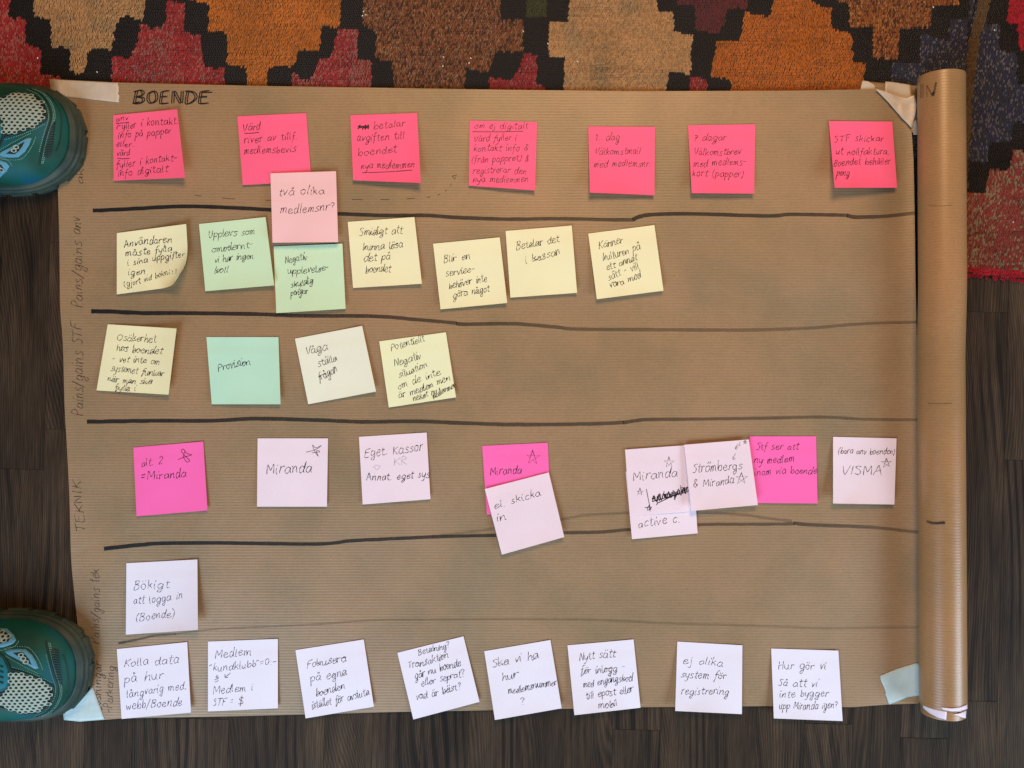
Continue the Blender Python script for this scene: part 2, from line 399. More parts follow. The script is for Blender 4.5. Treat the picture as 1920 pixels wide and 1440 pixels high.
# ---------------------------------------------------------------- kraft sheet
def smooth01(t): t = max(0, min(1, t)); return t * t * (3 - 2 * t)
rc = random.Random(21); CREASE = []
for _ in range(46):
    a_ = rc.choice((rc.uniform(-.35, .35), rc.uniform(1.2, 1.9)))
    CREASE.append((rc.uniform(150, 1700), rc.uniform(190, 1310), math.cos(a_), math.sin(a_), rc.uniform(-.00022, .0003)))
def zp(px, py):
    d = (py - edge_y(px)) / 150.0
    z = .0070 - (.0070 - .0016) * smooth01(d)
    z += .0013 * noise.noise(Vector((px * .004, py * .005, 1))) + .0003 * noise.noise(Vector((px * .013, py * .002, 4)))
    z += .0050 * smooth01((px - 1675) / 55.0) ** 2 * (1 - .4 * smooth01((py - 1000) / 300))   # sheet lifts beside the roll
    z += .0012 * smooth01((150 - px) / 50.0) + .0011 * noise.noise(Vector((px * .011 + py * .004, py * .003 - px * .002, 14)))
    z += .0015
    for (ax, ay, nx, ny, h_) in CREASE:
        d_ = ((px - ax) * nx + (py - ay) * ny) / 7.0; t_ = (-(px - ax) * ny + (py - ay) * nx) / 150.0
        if abs(d_) < 3 and abs(t_) < 2.5: z += h_ * math.exp(-d_ * d_ - t_ * t_)
    return z
def curve(pts, t):
    # piecewise linear by arclength fraction, smoothed parameter
    L = [0]
    for a, b in zip(pts, pts[1:]): L.append(L[-1] + math.hypot(b[0] - a[0], b[1] - a[1]))
    s = t * L[-1]
    for i in range(len(pts) - 1):
        if s <= L[i + 1] or i == len(pts) - 2:
            f = (s - L[i]) / (L[i + 1] - L[i] + 1e-9)
            return (pts[i][0] + (pts[i+1][0] - pts[i][0]) * f, pts[i][1] + (pts[i+1][1] - pts[i][1]) * f)
def densify(pts, n=10):
    out = []
    for i in range(len(pts) - 1):
        p0 = pts[max(i - 1, 0)]; p1 = pts[i]; p2 = pts[i + 1]; p3 = pts[min(i + 2, len(pts) - 1)]
        for k in range(n):
            t = k / n
            out.append(tuple(.5 * ((2 * p1[j]) + (-p0[j] + p2[j]) * t + (2*p0[j] - 5*p1[j] + 4*p2[j] - p3[j]) * t*t + (-p0[j] + 3*p1[j] - 3*p2[j] + p3[j]) * t**3) for j in range(len(p1))))
    out.append(tuple(pts[-1])); return out
TOP = [(93,148),(223,155),(480,161),(960,168.5),(1200,171),(1500,170),(1642,167)]
RIGHT = [(1642,167),(1709,242),(1713,300),(1715,400),(1716.5,520),(1719,640),(1720,760),(1721.5,900),(1724,1050),(1725,1200),(1723,1319)]
BOT = [(150,1353),(230,1347),(480,1342),(740,1335),(960,1331),(1200,1326),(1440,1324),(1600,1326),(1665,1321),(1723,1319)]
LEFT = densify([(93,148),(106,290),(109,370),(111,440),(112,520),(113,580),(118,650),(121,760),(125,830),(130,930),(133,1040),(137,1090),(141,1130),(146,1180),(148,1260),(150,1353)], 6)
def sheet_mesh(name, parent, NX=300, NY=220):
    V = []; F = []
    A, B, Cc, D = TOP[0], TOP[-1], BOT[0], BOT[-1]
    for j in range(NY + 1):
        v = j / NY; l = curve(LEFT, v); r = curve(RIGHT, v)
        for i in range(NX + 1):
            u = i / NX; t = curve(TOP, u); b = curve(BOT, u)
            px = (1-v)*t[0] + v*b[0] + (1-u)*l[0] + u*r[0] - ((1-u)*(1-v)*A[0] + u*(1-v)*B[0] + (1-u)*v*Cc[0] + u*v*D[0])
            py = (1-v)*t[1] + v*b[1] + (1-u)*l[1] + u*r[1] - ((1-u)*(1-v)*A[1] + u*(1-v)*B[1] + (1-u)*v*Cc[1] + u*v*D[1])
            V.append(P(px, py, zp(px, py)))
    n = len(V)
    V += [v - Vector((0, 0, .00025)) for v in V]
    w_ = NX + 1
    for j in range(NY):
        for i in range(NX):
            a = j * w_ + i
            F.append((a, a + w_, a + w_ + 1, a + 1)); F.append((n + a, n + a + 1, n + a + w_ + 1, n + a + w_))
    ring = [i for i in range(w_)] + [j * w_ + NX for j in range(1, NY + 1)] + [NY * w_ + i for i in range(NX - 1, -1, -1)] + [j * w_ for j in range(NY - 1, 0, -1)]
    for a, b in zip(ring, ring[1:] + ring[:1]):
        m_ = len(V); V += [V[a], V[b], V[n + b], V[n + a]]; F.append((m_, m_ + 1, m_ + 2, m_ + 3))
    return mesh_obj(name, V, F, M_kraft, parent, smooth=False)
sheet = tag(empty('kraft_paper_sheet', P(960, 740)), 'large sheet of ribbed brown kraft paper with marker lines, spread over floor and rug', 'paper sheet')
SO = Vector(sheet.location)
def place(o, off):
    for v in o.data.vertices: v.co = v.co - off
    return o
place(sheet_mesh('paper', sheet), SO)
for p in sheet.children[0].data.polygons: p.use_smooth = True

# ---------------------------------------------------------------- ribbons (ink laid on a surface)
class Ink:
    """collects ribbons; surf(px, py) returns the point on the surface under that photograph position"""
    def __init__(s, surf): s.V = []; s.F = []; s.K = []; s.surf = surf; s.n = 0
    def stroke(s, pts, wd, alpha=1.0, sm=True, a2=None, taper=False):
        if len(pts) < 2: return
        if sm and len(pts) > 2: pts = densify(pts, 3)
        s.n += 1; eps = Vector((0, 0, .00004 + (s.n % 23) * .000004))
        base = len(s.V); m = len(pts)
        for i, p in enumerate(pts):
            a = pts[max(i - 1, 0)]; b = pts[min(i + 1, m - 1)]
            dx, dy = b[0] - a[0], b[1] - a[1]; L = math.hypot(dx, dy) or 1
            w_ = (wd[i] if isinstance(wd, list) else wd) * .5
            if taper: w_ *= .75 + .35 * math.sin(i * 1.3 + s.n)
            nx, ny = -dy / L * w_, dx / L * w_
            s.V.append(s.surf(p[0] + nx, p[1] + ny) + eps); s.V.append(s.surf(p[0] - nx, p[1] - ny) + eps)
            al = alpha if a2 is None else alpha + (a2 - alpha) * i / (m - 1)
            s.K += [(al, al, al, 1)] * 2
        for i in range(m - 1):
            a = base + 2 * i; s.F.append((a, a + 1, a + 3, a + 2))
    def build(s, name, m, parent, off):
        if not s.V: return None
        return mesh_obj(name, [v - off for v in s.V], s.F, m, parent, cols=s.K)

G_ = {
'a':(9,"8,8 4,10 1,6 1,2 4,0 7,3 8,9 8,2 10,0"),'b':(8,"1,19 1,9 1,1 3,7 6,9 8,6 7,1 3,0 1,2"),'c':(8,"8,8 5,10 1,6 2,1 5,0 8,2"),
'd':(9,"8,7 4,10 1,6 2,0 5,0 8,6 9,19 8,9 8,2 10,0"),'e':(8,"1,5 6,6 7,9 4,10 1,6 2,1 5,0 9,3"),'f':(6,"8,18 5,19 3,14 3,4 2,-6;0,9 7,10"),
'g':(9,"8,8 4,10 1,6 2,1 5,1 8,5 8,9 8,-2 6,-8 2,-7 3,-4 9,0"),'h':(8,"1,19 1,9 1,0 2,6 5,10 7,8 7,2 9,0"),'i':(3,"1,10 1,2 3,0;2,14 3,17"),
'j':(4,"3,10 3,-4 1,-8 -1,-6;3,14 4,17"),'k':(8,"1,19 1,9 1,0;7,10 2,5 4,5 8,0"),'l':(3,"1,19 1,8 1,2 3,0"),
'm':(12,"0,9 1,9 1,0 2,7 4,10 5,8 5,0 6,7 8,10 10,8 10,2 12,0"),'n':(9,"0,9 1,9 1,0 2,6 5,10 7,8 7,2 9,0"),'o':(8,"5,10 1,8 1,3 4,0 7,3 7,8 4,10 7,9"),
'p':(8,"0,9 1,8 1,-9 1,5 4,10 8,7 6,1 2,1"),'r':(6,"0,9 1,9 1,0 1,6 4,10 7,9"),'s':(7,"7,9 4,10 2,7 6,4 6,1 3,0 0,1"),
't':(6,"3,17 3,9 3,2 5,0 7,1;0,11 7,12"),'u':(9,"0,10 1,3 3,0 6,2 7,10 7,2 9,0"),'v':(7,"0,10 2,4 3,0 5,6 7,10"),'w':(10,"0,10 2,0 5,8 7,0 10,10"),
'x':(7,"0,10 7,0;7,10 0,0"),'y':(8,"0,10 1,3 3,1 6,3 8,10 7,0 5,-7 1,-8"),'z':(7,"0,10 7,10 0,0 7,0"),
'A':(10,"0,0 3,10 5,17 7,10 10,0;2,6 9,7"),'B':(10,"2,17 1,8 1,0 6,0 9,4 7,8 2,9 7,11 8,15 5,18 0,16"),'C':(9,"8,15 5,17 1,11 1,4 5,0 9,2"),'D':(10,"2,17 1,0 6,1 10,8 7,15 0,17"),
'E':(9,"9,17 2,16 1,9 1,0 9,0;1,9 7,9"),'F':(9,"10,17 2,16 1,8 1,0;1,9 7,9"),'H':(10,"1,17 1,0;9,17 9,0;0,8 10,9"),'I':(3,"1.5,17 1.5,8 1.5,0"),
'K':(9,"1,17 1,0;9,17 1,8 4,7 9,0"),'M':(13,"1,0 1,17 4,10 6,5 9,11 11,17 12,8 12,0"),'N':(10,"1,0 1,17 5,8 9,0 9,17"),'O':(11,"6,17 1,13 1,4 5,0 10,5 9,14 5,17"),
'P':(9,"1,0 1,17 6,17 9,13 6,9 1,8"),'R':(9,"1,0 1,17 7,16 7,11 1,9 9,0"),'S':(8,"8,15 5,17 1,14 6,8 7,3 4,0 0,2"),'T':(10,"5,16 5,8 4,0;0,16 11,17"),
'U':(9,"1,17 1,5 4,0 7,4 8,17"),'V':(9,"0,17 4,0 9,17"),'L':(8,"1,17 1,0 8,0"),'0':(9,"5,15 1,11 2,2 5,0 8,6 7,13 4,15"),'1':(5,"0,12 4,16 3,0"),
'2':(9,"1,13 4,17 8,14 6,7 1,0 9,1"),'7':(9,"1,16 8,16 6,8 4,0;3,9 9,9"),'(':(5,"4,17 1,10 1,3 4,-4"),')':(5,"0,17 4,11 4,3 1,-4"),
'.':(4,"1,0 2.4,1.4"),'-':(7,"0,7 6,8"),'/':(7,"0,-4 7,19"),'=':(9,"0,9 7,10;0,4 7,5"),'?':(7,"0,14 3,17 7,14 4,9 4,5;4,1 4.5,0"),
'&':(10,"9,1 3,10 4,16 7,15 6,11 1,4 3,0 6,1 9,6"),'$':(14,"12,13 5,15 2,11 11,6 10,2 1,2;7,20 6,-3"),'"':(5,"1,18 0,14;4,18 3,14"),',':(3,"1,1 0,-3"),':':(3,"1,8 1.5,8.6;1,1 1.5,1.6"),'*':(8,"0,6 8,12;8,6 0,12;4,14 4,4"),
' ':(6,""),
}
def gl(ch):
    extra = ''
    b = {'å':'a','ä':'a','ö':'o','Å':'A','Ä':'A','Ö':'O'}.get(ch)
    if b:
        w_, s_ = G_[b]
        extra = ';4,14 3,16 5,17.5 6,15 4,14' if ch == 'å' else ';2.6,14 3.4,17.5;6.6,14 7.4,17.5'
        s_ = s_ + extra
    else: w_, s_ = G_.get(ch, G_['-'])
    return w_, [[tuple(float(q) for q in p.split(',')) for p in st.split()] for st in s_.split(';') if st]
def write(ink, text, x0, y0, x1, y1, xh, wd=1.5, alpha=1, join=False, slant=.06, seed=0, ww=1.0):
    rn = random.Random(hash_s(text) + seed)
    segs = []; cx = 0; prev = None
    sp = 2.2 if not join else 1.4
    for ch in text:
        w_, st = gl(ch)
        if not st: cx += w_ * 1.5; prev = None; continue
        kx = rn.uniform(.86, 1.16); ky = rn.uniform(.82, 1.08); dy = rn.uniform(-.9, .9); sh = rn.uniform(-.08, .12)
        out = []
        for s_ in st:
            out.append([(cx + p[0] * kx + p[1] * sh + rn.uniform(-.32, .32), (p[1] if p[1] <= 10 else 10 + (p[1] - 10) * .82) * ky + dy + rn.uniform(-.3, .3)) for p in s_])
        if join and prev is not None and ch.islower() and abs(out[0][0][1]) < 11:
            prev.extend(out[0]); prev = prev if len(out) == 1 or ch in 'iåäöjt' else out[-1]
            segs.extend(out[1:])
        else:
            segs.extend(out); prev = out[0] if ch.islower() else None
        if ch in 'gjpys': prev = None
        cx += w_ * kx + sp
    tot = cx - sp
    dx, dy_ = x1 - x0, y1 - y0; L = math.hypot(dx, dy_); ux, uy = dx / L, dy_ / L
    kx = L / tot; ks = xh * .97 / 10.0
    for s_ in segs:
        pts = []
        for (a, b) in s_:
            a2 = a * kx + b * ks * slant * 2
            wob = .9 * math.sin(a * .05 + seed * 2.1) + .4 * math.sin(a * .17)
            bb = b * ks + wob
            pts.append((x0 + a2 * ux + bb * uy, y0 + a2 * uy - bb * ux))
        ink.stroke(pts, wd, alpha, taper=True)
def hash_s(t):
    h = 7
    for c_ in t: h = (h * 31 + ord(c_)) % 100003
    return h
def star(ink, cx, cy, r, alpha=.8, wd=1.2, rot=0):
    pts = []
    for k in range(6):
        a = rot - math.pi / 2 + k * 4 * math.pi / 5
        pts.append((cx + r * math.cos(a) * random.uniform(.85, 1.15), cy + r * math.sin(a) * random.uniform(.85, 1.15)))
    ink.stroke(pts, wd, alpha, sm=False)

psurf = lambda px, py: P(px, py, zp(px, py) + .00015)
# marker rules across the sheet
def rule(pts, w0, w1, a0, a1, name='marker_line'):
    ik = Ink(psurf); d = densify(pts, 10)
    d = [(p[0], p[1] + .5 * noise.noise(Vector((p[0] * .05, 3, 3)))) for p in d]
    m_ = len(d); wd = [1.15 * w0 + 1.1 * (w1 - w0) * i / m_ + .8 * noise.noise(Vector((i * .35, w0, 1))) for i in range(m_)]
    ik.stroke(d, wd, a0, sm=False, a2=a1)
    return ik.build(name, M_marker, sheet, SO)
rule([(174,395),(240,392),(340,387),(420,389),(500,393),(570,398),(640,401),(720,404),(800,404),(860,408),(960,411),(1040,410),(1150,412),(1188,412)], 6.2, 5.8, .9, .5)
rule([(1186,412),(1200,406),(1230,402),(1300,401),(1440,405),(1480,402),(1560,403),(1590,404)], 6.5, 5.5, .75, .5)
rule([(1588,404),(1605,407),(1660,405.5),(1715,399)], 6.5, 5.5, .58, .4)
rule([(171,584),(200,584),(270,587),(340,587),(480,589),(560,592),(700,593),(790,600),(857,606)], 7.0, 5.5, .93, .48)
rule([(855,607),(880,608),(960,607),(1040,613),(1080,617),(1200,618),(1380,619),(1440,618)], 6.0, 5.5, .55, .24)
rule([(1440,618),(1520,615),(1620,607),(1718,604)], 5.5, 4.5, .26, .28)
rule([(163,791),(220,790),(300,789),(400,789),(480,785),(600,788),(680,791),(780,790),(860,793),(960,796),(1100,795),(1170,792)], 6.4, 6.0, .8, .45)
rule([(1168,793),(1190,789),(1220,786.5),(1290,786),(1440,784),(1540,782),(1620,786),(1719,787)], 6.0, 4.5, .52, .26)
rule([(195,1029),(250,1023),(300,1019),(400,1018),(480,1019),(600,1020),(660,1014),(740,1010),(830,1006),(930,1004)], 6.4, 5.2, .88, .6)
rule([(1030,1001),(1060,999),(1120,998),(1180,993),(1305,984),(1440,983),(1490,982)], 5.6, 5, .5, .38)
rule([(1488,981),(1520,984),(1600,987),(1650,990),(1722,998)], 6.0, 5, .5, .28)
rule([(825,1004),(900,995),(960,985),(1050,974),(1100,966),(1180,962),(1310,961),(1360,963),(1400,966),(1440,972),(1485,977)], 4.4, 4.6, .14, .2)
rule([(222,1206),(250,1201),(290,1192),(330,1189)], 4.2, 3.0, .5, .3)
rule([(328,1189),(400,1180),(480,1176),(600,1170),(700,1163),(800,1162),(960,1161),(1100,1162),(1180,1165),(1260,1169),(1440,1174),(1540,1178),(1620,1177),(1722,1176)], 2.8, 5.0, .2, .12)
# heading
ik = Ink(psurf)
def heading(ik):
    gw = {'B':(248,28),'O':(275,20),'E':(298,20),'N':(319,24),'D':(345,22),'e':(371,26)}
    seq = [('B',249,20),('O',274,17),('E',298,16),('N',320,20),('D',345,20),('E',371,18)]
    for ch, x, wdt in seq:
        w_, st = gl(ch)
        for rep, (ox, oy) in enumerate(((0, 0), (4.0, -.8))):
            for s_ in st:
                ik.stroke([(x + p[0] * wdt / 10 + ox + p[1] * .1, 194 - p[1] * 1.35 + oy) for p in s_], 2.1, .92)
    ik.stroke([(380,174),(398,173)], 2, .9); ik.stroke([(248,194),(262,191)], 2, .9); ik.stroke([(372,182),(388,182)], 2.2, .9)
heading(ik); ik.build('heading_lettering', M_marker, sheet, SO)
# dashed pencil arc with arrow tip
ik = Ink(psurf)
arc = densify([(365,366),(440,373),(560,377),(660,374),(730,374),(790,371),(820,366),(838,356),(848,342)], 12)
for i in range(0, len(arc) - 5, 9): ik.stroke(arc[i:i + 4], 1.1, .6, sm=False); ik.build('pencil_dash', M_ink, sheet, SO); ik = Ink(psurf)
ik.stroke([(848,330),(856,328),(853,336),(848,330)], 1.2, .85, sm=False)
ik.build('arrow_tip', M_ink, sheet, SO)
# sideways row headings
def side(text, xb, y0, xb1, y1, xh, seed=0, alpha=.72, wd=1.25):
    ik = Ink(psurf); write(ik, text, xb, y0, xb1, y1, xh, wd, alpha, slant=.1, seed=seed); ik.build('row_heading', M_ink, sheet, SO)
side('aktiv', 157, 346, 156, 286, 9, .6)
side('Pains/gains anv', 156, 577, 151, 408, 13)
side('Pains/gains STF', 157, 780, 153, 607, 13)
side('TEKNIK', 161, 998, 151, 903, 12)
side('Pains/gains tek', 187, 1208, 186, 1068, 11)
side('Lösningar', 190, 1335, 190, 1242, 10, alpha=.95)
side('-Parkering', 212, 1338, 213, 1250, 10)

# ---------------------------------------------------------------- sticky notes
def inv_bilin(q, px, py):
    (ax, ay), (bx, by), (cx, cy), (dx, dy) = q      # TL TR BR BL
    u = v = .5
    for _ in range(8):
        fx = ax*(1-u)*(1-v) + bx*u*(1-v) + cx*u*v + dx*(1-u)*v - px
        fy = ay*(1-u)*(1-v) + by*u*(1-v) + cy*u*v + dy*(1-u)*v - py
        xu = (bx-ax)*(1-v) + (cx-dx)*v; xv = (dx-ax)*(1-u) + (cx-bx)*u
        yu = (by-ay)*(1-v) + (cy-dy)*v; yv = (dy-ay)*(1-u) + (cy-by)*u
        det = xu*yv - xv*yu or 1e-9
        u -= (fx*yv - fy*xv)/det; v -= (fy*xu - fx*yu)/det
    return u, v
GROUP = 'sticky notes stuck in rows on the kraft paper'
def cx0(q): return int(q[0][0] * 7 + q[0][1])
def note(q, kind, label, texts=(), lift=(0, 0, .6, .6), level=0, curl=None, extra=None, faint=None, ink=None, join=False, bow=1.0):
    """q: TL TR BR BL in photograph pixels; lift: height of the four corners in units of 4 mm"""
    rl = random.Random(cx0(q)); lt = [l * .0055 * rl.uniform(.7, 1.5) + (.0006 if i_ > 1 else 0) for i_, l in enumerate(lift)]
    cx = sum(p[0] for p in q) / 4; cy = sum(p[1] for p in q) / 4
    ph = random.uniform(0, 9); bowk = random.Random(cx0(q) + 5).uniform(-.2, 1.6)
    z00 = max(zp(*p) for p in q) if level == 0 else max(zp(*p) for p in q) 
    def zz(u, v, px, py):
        zl = lt[0]*(1-u)*(1-v) + lt[1]*u*(1-v) + lt[2]*u*v + lt[3]*(1-u)*v
        # curl: stay low in the middle, rise to the corners / lower edge
        du = (2*u-1); dv = max(0, v - .25) / .75
        zl *= (.25 + .75 * max(abs(du) ** 1.6 * .5 + .5 * dv ** 1.6, dv ** 2.2 * .8))
        return min(zp(px, py), .02) + .0006 + level * .0012 + zl + .0009 * bowk * math.sin(math.pi * u) * max(0, v - .12) + .0003 * math.sin(5 * u + ph) * v + .0004 * smooth01((v - .14) / .10)
    top = P(cx, cy, 0)
    def surf(px, py, eps=0.0):
        u, v = inv_bilin(q, px, py)
        u_, v_ = min(1, max(0, u)), min(1, max(0, v))
        ex = sum(((1-u)*(1-v), u*(1-v), u*v, (1-u)*v)[i] * q[i][0] for i in range(4))
        # slight bow of the lower and side edges
        pt = P(px, py, zz(u_, v_, px, py) + eps)
        if curl:
            for (ax, ay, bx, by, rad) in curl:
                A = P(ax, ay); B = P(bx, by); d = (B - A).xy.normalized(); nrm = Vector((d.y, -d.x))
                s_ = (pt.xy - A.xy).dot(nrm)
                if s_ > 0:
                    th = s_ / rad
                    base = pt.xy - nrm * s_
                    pt = Vector((*(base + nrm * (rad * math.sin(th))), pt.z + rad * (1 - math.cos(th))))
        return pt
    root = tag(empty('sticky_note', top), label, 'sticky note', GROUP)
    NN = 18; V = []; F = []
    for j in range(NN + 1):
        for i in range(NN + 1):
            u, v = i / NN, j / NN
            W = ((1-u)*(1-v), u*(1-v), u*v, (1-u)*v)
            px = sum(W[k] * q[k][0] for k in range(4)); py = sum(W[k] * q[k][1] for k in range(4))
            V.append(surf(px, py) - top)
    n = len(V); V += [v - Vector((0, 0, .00013)) for v in V]; w_ = NN + 1
    for j in range(NN):
        for i in range(NN):
            a = j * w_ + i
            F.append((a, a + w_, a + w_ + 1, a + 1)); F.append((n + a, n + a + 1, n + a + w_ + 1, n + a + w_))
    ring = [i for i in range(w_)] + [j * w_ + NN for j in range(1, NN + 1)] + [NN * w_ + i for i in range(NN - 1, -1, -1)] + [j * w_ for j in range(NN - 1, 0, -1)]
    for a, b in zip(ring, ring[1:] + ring[:1]):
        m_ = len(V); V += [V[a], V[b], V[n + b], V[n + a]]; F.append((m_, m_ + 1, m_ + 2, m_ + 3))
    o = mesh_obj('note_paper', V, F, MN[kind], root, smooth=False)
    for i_, p in enumerate(o.data.polygons): p.use_smooth = i_ < 2 * NN * NN
    s2 = lambda px, py: surf(px, py, .00006)
    ik = Ink(s2)
    for k, t in enumerate(texts):
        if t[0] == '_': ik.stroke([(t[1], t[2]), ((t[1]+t[3])/2, (t[2]+t[4])/2 + .8), (t[3], t[4])], 1.2, .95)
        else: write(ik, t[0], t[1], t[2], t[3], t[4], t[5], (t[6] * .9 if len(t) > 6 else 1.22), .93, join=join, slant=.10, seed=k, ww=(1.35 if join else 1.2))
    if extra: extra(ik)
    ik.build('handwriting', M_blueink if ink == 'blue' else M_ink, root, top)
    if faint:
        for f_ in faint: ik = Ink(s2); f_(ik); ik.build('smudged_mark', M_ink, root, top)
    return root
def ext(f): return f
# --- row 1: hot pink
note([(212,216),(332,205),(347,333),(213,339)], 'hot', 'hot pink note with seven cramped lines, top left beneath the heading BOENDE',
 [('anv',218,228,241,225,6),('_',217,231,241,229),('Fyller i kontakt.',218,243,334,231,8.5),('info på papper',221,261,320,250,8.5),('eller...',218,276,260,274,7),('värd',219,292,243,290,7),('_',220,297,243,297),('fyller i kontakt-',218,315,332,301,8.5),('info digitalt',221,331,314,322,8.5)], lift=(0,1.4,1.6,.2))
note([(445,218),(574,212),(584,340),(455,347)], 'hot', 'hot pink note reading "Värd river av tillf.", its corner covered by the blush note',
 [('Värd',455,246,487,243,8.5),('_',458,250,486,248),('river av tillf.',457,268,557,261,8.5),('medlemsbevis',457,290,554,284,8.5)], lift=(0,.1,0,.3))
note([(657,216),(782,212),(789,343),(662,338)], 'hot', 'hot pink note reading "betalar avgiften till boendet", first word struck out',
 [('betalar',700,243,758,237,8.5),('avgiften till',669,265,757,261,9),('boendet',671,292,743,286,9),('nya medlemmen',677,317,776,314,8.5),('_',679,324,773,319)], lift=(0,.3,1.5,.6),
 extra=lambda k: (k.stroke([(671,242),(676,234),(673,238),(682,237),(679,243),(686,234),(684,243),(691,234),(690,242)],2.0,.95), k.stroke([(671,237),(692,240)],1.8,.95), k.stroke([(672,240),(690,236)],1.8,.95)))
note([(881,226),(1007,229),(1003,357),(879,348)], 'hot', 'hot pink note filled with six lines under underlined "om ej digitalt"',
 [('om ej digitalt',889,242,989,241,7.5),('_',886,247,981,246),('Värd fyller i',889,265,968,264,8),('kontakt info &',888,285,990,282,8),('(från pappret) &',884,305,991,302,8),('registrerar den',886,325,986,325,8),('nya medlemmen',886,342,990,341,8)], lift=(0,.1,1.0,.5))
note([(1103,237),(1228,238),(1227,366),(1106,361)], 'hot', 'hot pink note reading "1. dag Välkomstmail med medlemsnr."',
 [('1. dag',1116,264,1161,264,9),('Välkomstmail',1115,290,1200,289,8.5),('med medlemsnr.',1113,313,1220,312,8.5)], lift=(0,.1,.9,1.4))
note([(1290,235),(1416,233),(1414,363),(1297,362)], 'hot', 'hot pink note reading "7 dagar Välkomstbrev med medlemskort (papper)"',
 [('7 dagar',1299,265,1361,263,8.5),('Välkomstbrev',1301,291,1389,290,8.5),('med medlems-',1300,312,1399,309,8.5),('kort (papper)',1298,331,1393,331,8.5)], lift=(0,.1,.8,1.3))
note([(1554,227),(1673,228),(1682,352),(1565,352)], 'hot', 'hot pink note nearest the paper roll in the top row, ending with "peng"',
 [('STF skickar',1564,267,1656,264,8),('ut nollfaktura.',1566,290,1667,290,8),('Boendet behåller',1563,311,1669,307,8),('peng',1568,330,1592,330,8)], lift=(.2,.2,1.0,2.2))
note([(507,325),(630,321),(634,454),(511,455)], 'blush', 'blush pink note reading "två olika medlemsnr?" lapping over a hot pink note',
 [('två olika',522,368,608,363,10),('medlemsnr?',525,401,626,394,10)], lift=(0,0,.6,.5), level=3)
# --- row 2
note([(219,437),(349,420),(356,534),(219,552)], 'yel', 'yellow note with strongly curled lower right corner, starting "Användaren"',
 [('Användaren',233,464,322,453,9,1.7),('måste fylla',235,481,322,471,8,1.7),('i sina uppgifter',239,498,346,481,7.5,1.7),('igen',240,517,272,514,8,1.7),('(gjort vid bokning)',233,539,336,510,7,1.5)], lift=(0,2.4,1.8,.2), curl=[(292,556,362,452,.019)])
note([(373,420),(498,407),(514,535),(385,546)], 'mint', 'mint green note reading "Upplevs som omodernt"',
 [('Upplevs som',391,447,477,438,8.5),('omodernt-',397,474,474,463,8.5),('vi har ingen',402,492,475,485,8),('koll',402,513,427,512,8)], lift=(0,.5,.8,.4), join=True)
note([(513,462),(642,457),(648,579),(518,587)], 'mint', 'mint green note reading "Negativ upplevelse" beneath the blush note',
 [('Negativ',535,495,576,487,8.5),('upplevelse-',539,515,616,507,8.5),('skyldig',545,538,587,532,8),('pengar',545,555,577,551,8)], lift=(0,.6,.8,.4), join=True)
note([(652,416),(777,407),(791,532),(662,540)], 'yel', 'yellow note reading "Smidigt att kunna lösa det på boendet"',
 [('Smidigt att',673,443,754,437,9),('kunna lösa',680,470,755,464,9),('det på',681,490,731,486,9),('boendet',685,512,732,510,9)], lift=(0,.4,.8,.4), join=True)
note([(812,457),(937,445),(951,568),(826,580)], 'yel', 'yellow note reading "Blir en service", lowest of the yellow notes in the second row',
 [('Blir en',832,494,882,486,9),('service-',836,519,890,508,8.5),('behöver inte',842,541,913,528,8.5),('göra något',849,560,917,546,8.5)], lift=(0,.3,.8,.5), join=True)
note([(948,433),(1072,423),(1082,549),(957,558)], 'yel', 'yellow note with only two lines, reading "Betalar det i kassan"',
 [('Betalar det',968,470,1048,453,9),('i kassan',986,495,1050,475,9)], lift=(0,.3,.8,.5), join=True)
note([(1103,438),(1227,422),(1244,545),(1119,561)], 'yel', 'yellow note reading "Känner kulturen", rightmost yellow note',
 [('Känner',1123,467,1168,456,9),('kulturen på',1131,490,1201,468,9),('ett annat',1137,506,1195,489,8.5),('sätt - vill',1141,526,1198,503,8.5),('vara med',1144,541,1202,520,8.5)], lift=(0,.3,.8,.7), join=True)
# --- row 3
note([(202,608),(331,616),(316,740),(181,732)], 'yel', 'yellow note starting "Osäkerhet", at the left below the second marker line',
 [('Osäkerhet',219,639,292,642,9),('hos boendet',218,658,303,664,8.5),('- vet inte om',210,677,298,684,8),('systemet funkar',207,696,306,706,8),('när man ska',201,715,284,721,7.5),('fylla i',215,731,254,733,7.5)], lift=(0,2.6,1.6,.3), join=True)
note([(387,632),(522,632),(526,758),(397,758)], 'aqua', 'aqua mint note with the single word "Provision"',
 [('Provision',409,698,470,683,9.5,1.5)], lift=(0,.2,1.0,.3), join=True)
note([(553,635),(679,611),(705,734),(578,758)], 'cream', 'pale cream tilted note reading "Våga ställa frågan"',
 [('Våga',574,667,615,656,9.5),('ställa',597,689,632,675,9),('frågan',598,714,633,697,9)], lift=(0,.3,.7,.3), join=True)
note([(711,640),(836,623),(855,745),(729,764)], 'lem', 'lemon yellow note crowded with lines starting "Potentiellt", in the third row',
 [('Potentiellt',733,659,796,639,8.5),('Negativ',740,688,790,672,9),('situation',748,708,802,689,8),('om de inte',747,731,826,702,8),('är medlem men',748,748,845,714,8),('nekat nu',775,752,820,738,8),('medlemmen',813,749,856,724,7.5)], lift=(0,.3,.7,.3), join=True)
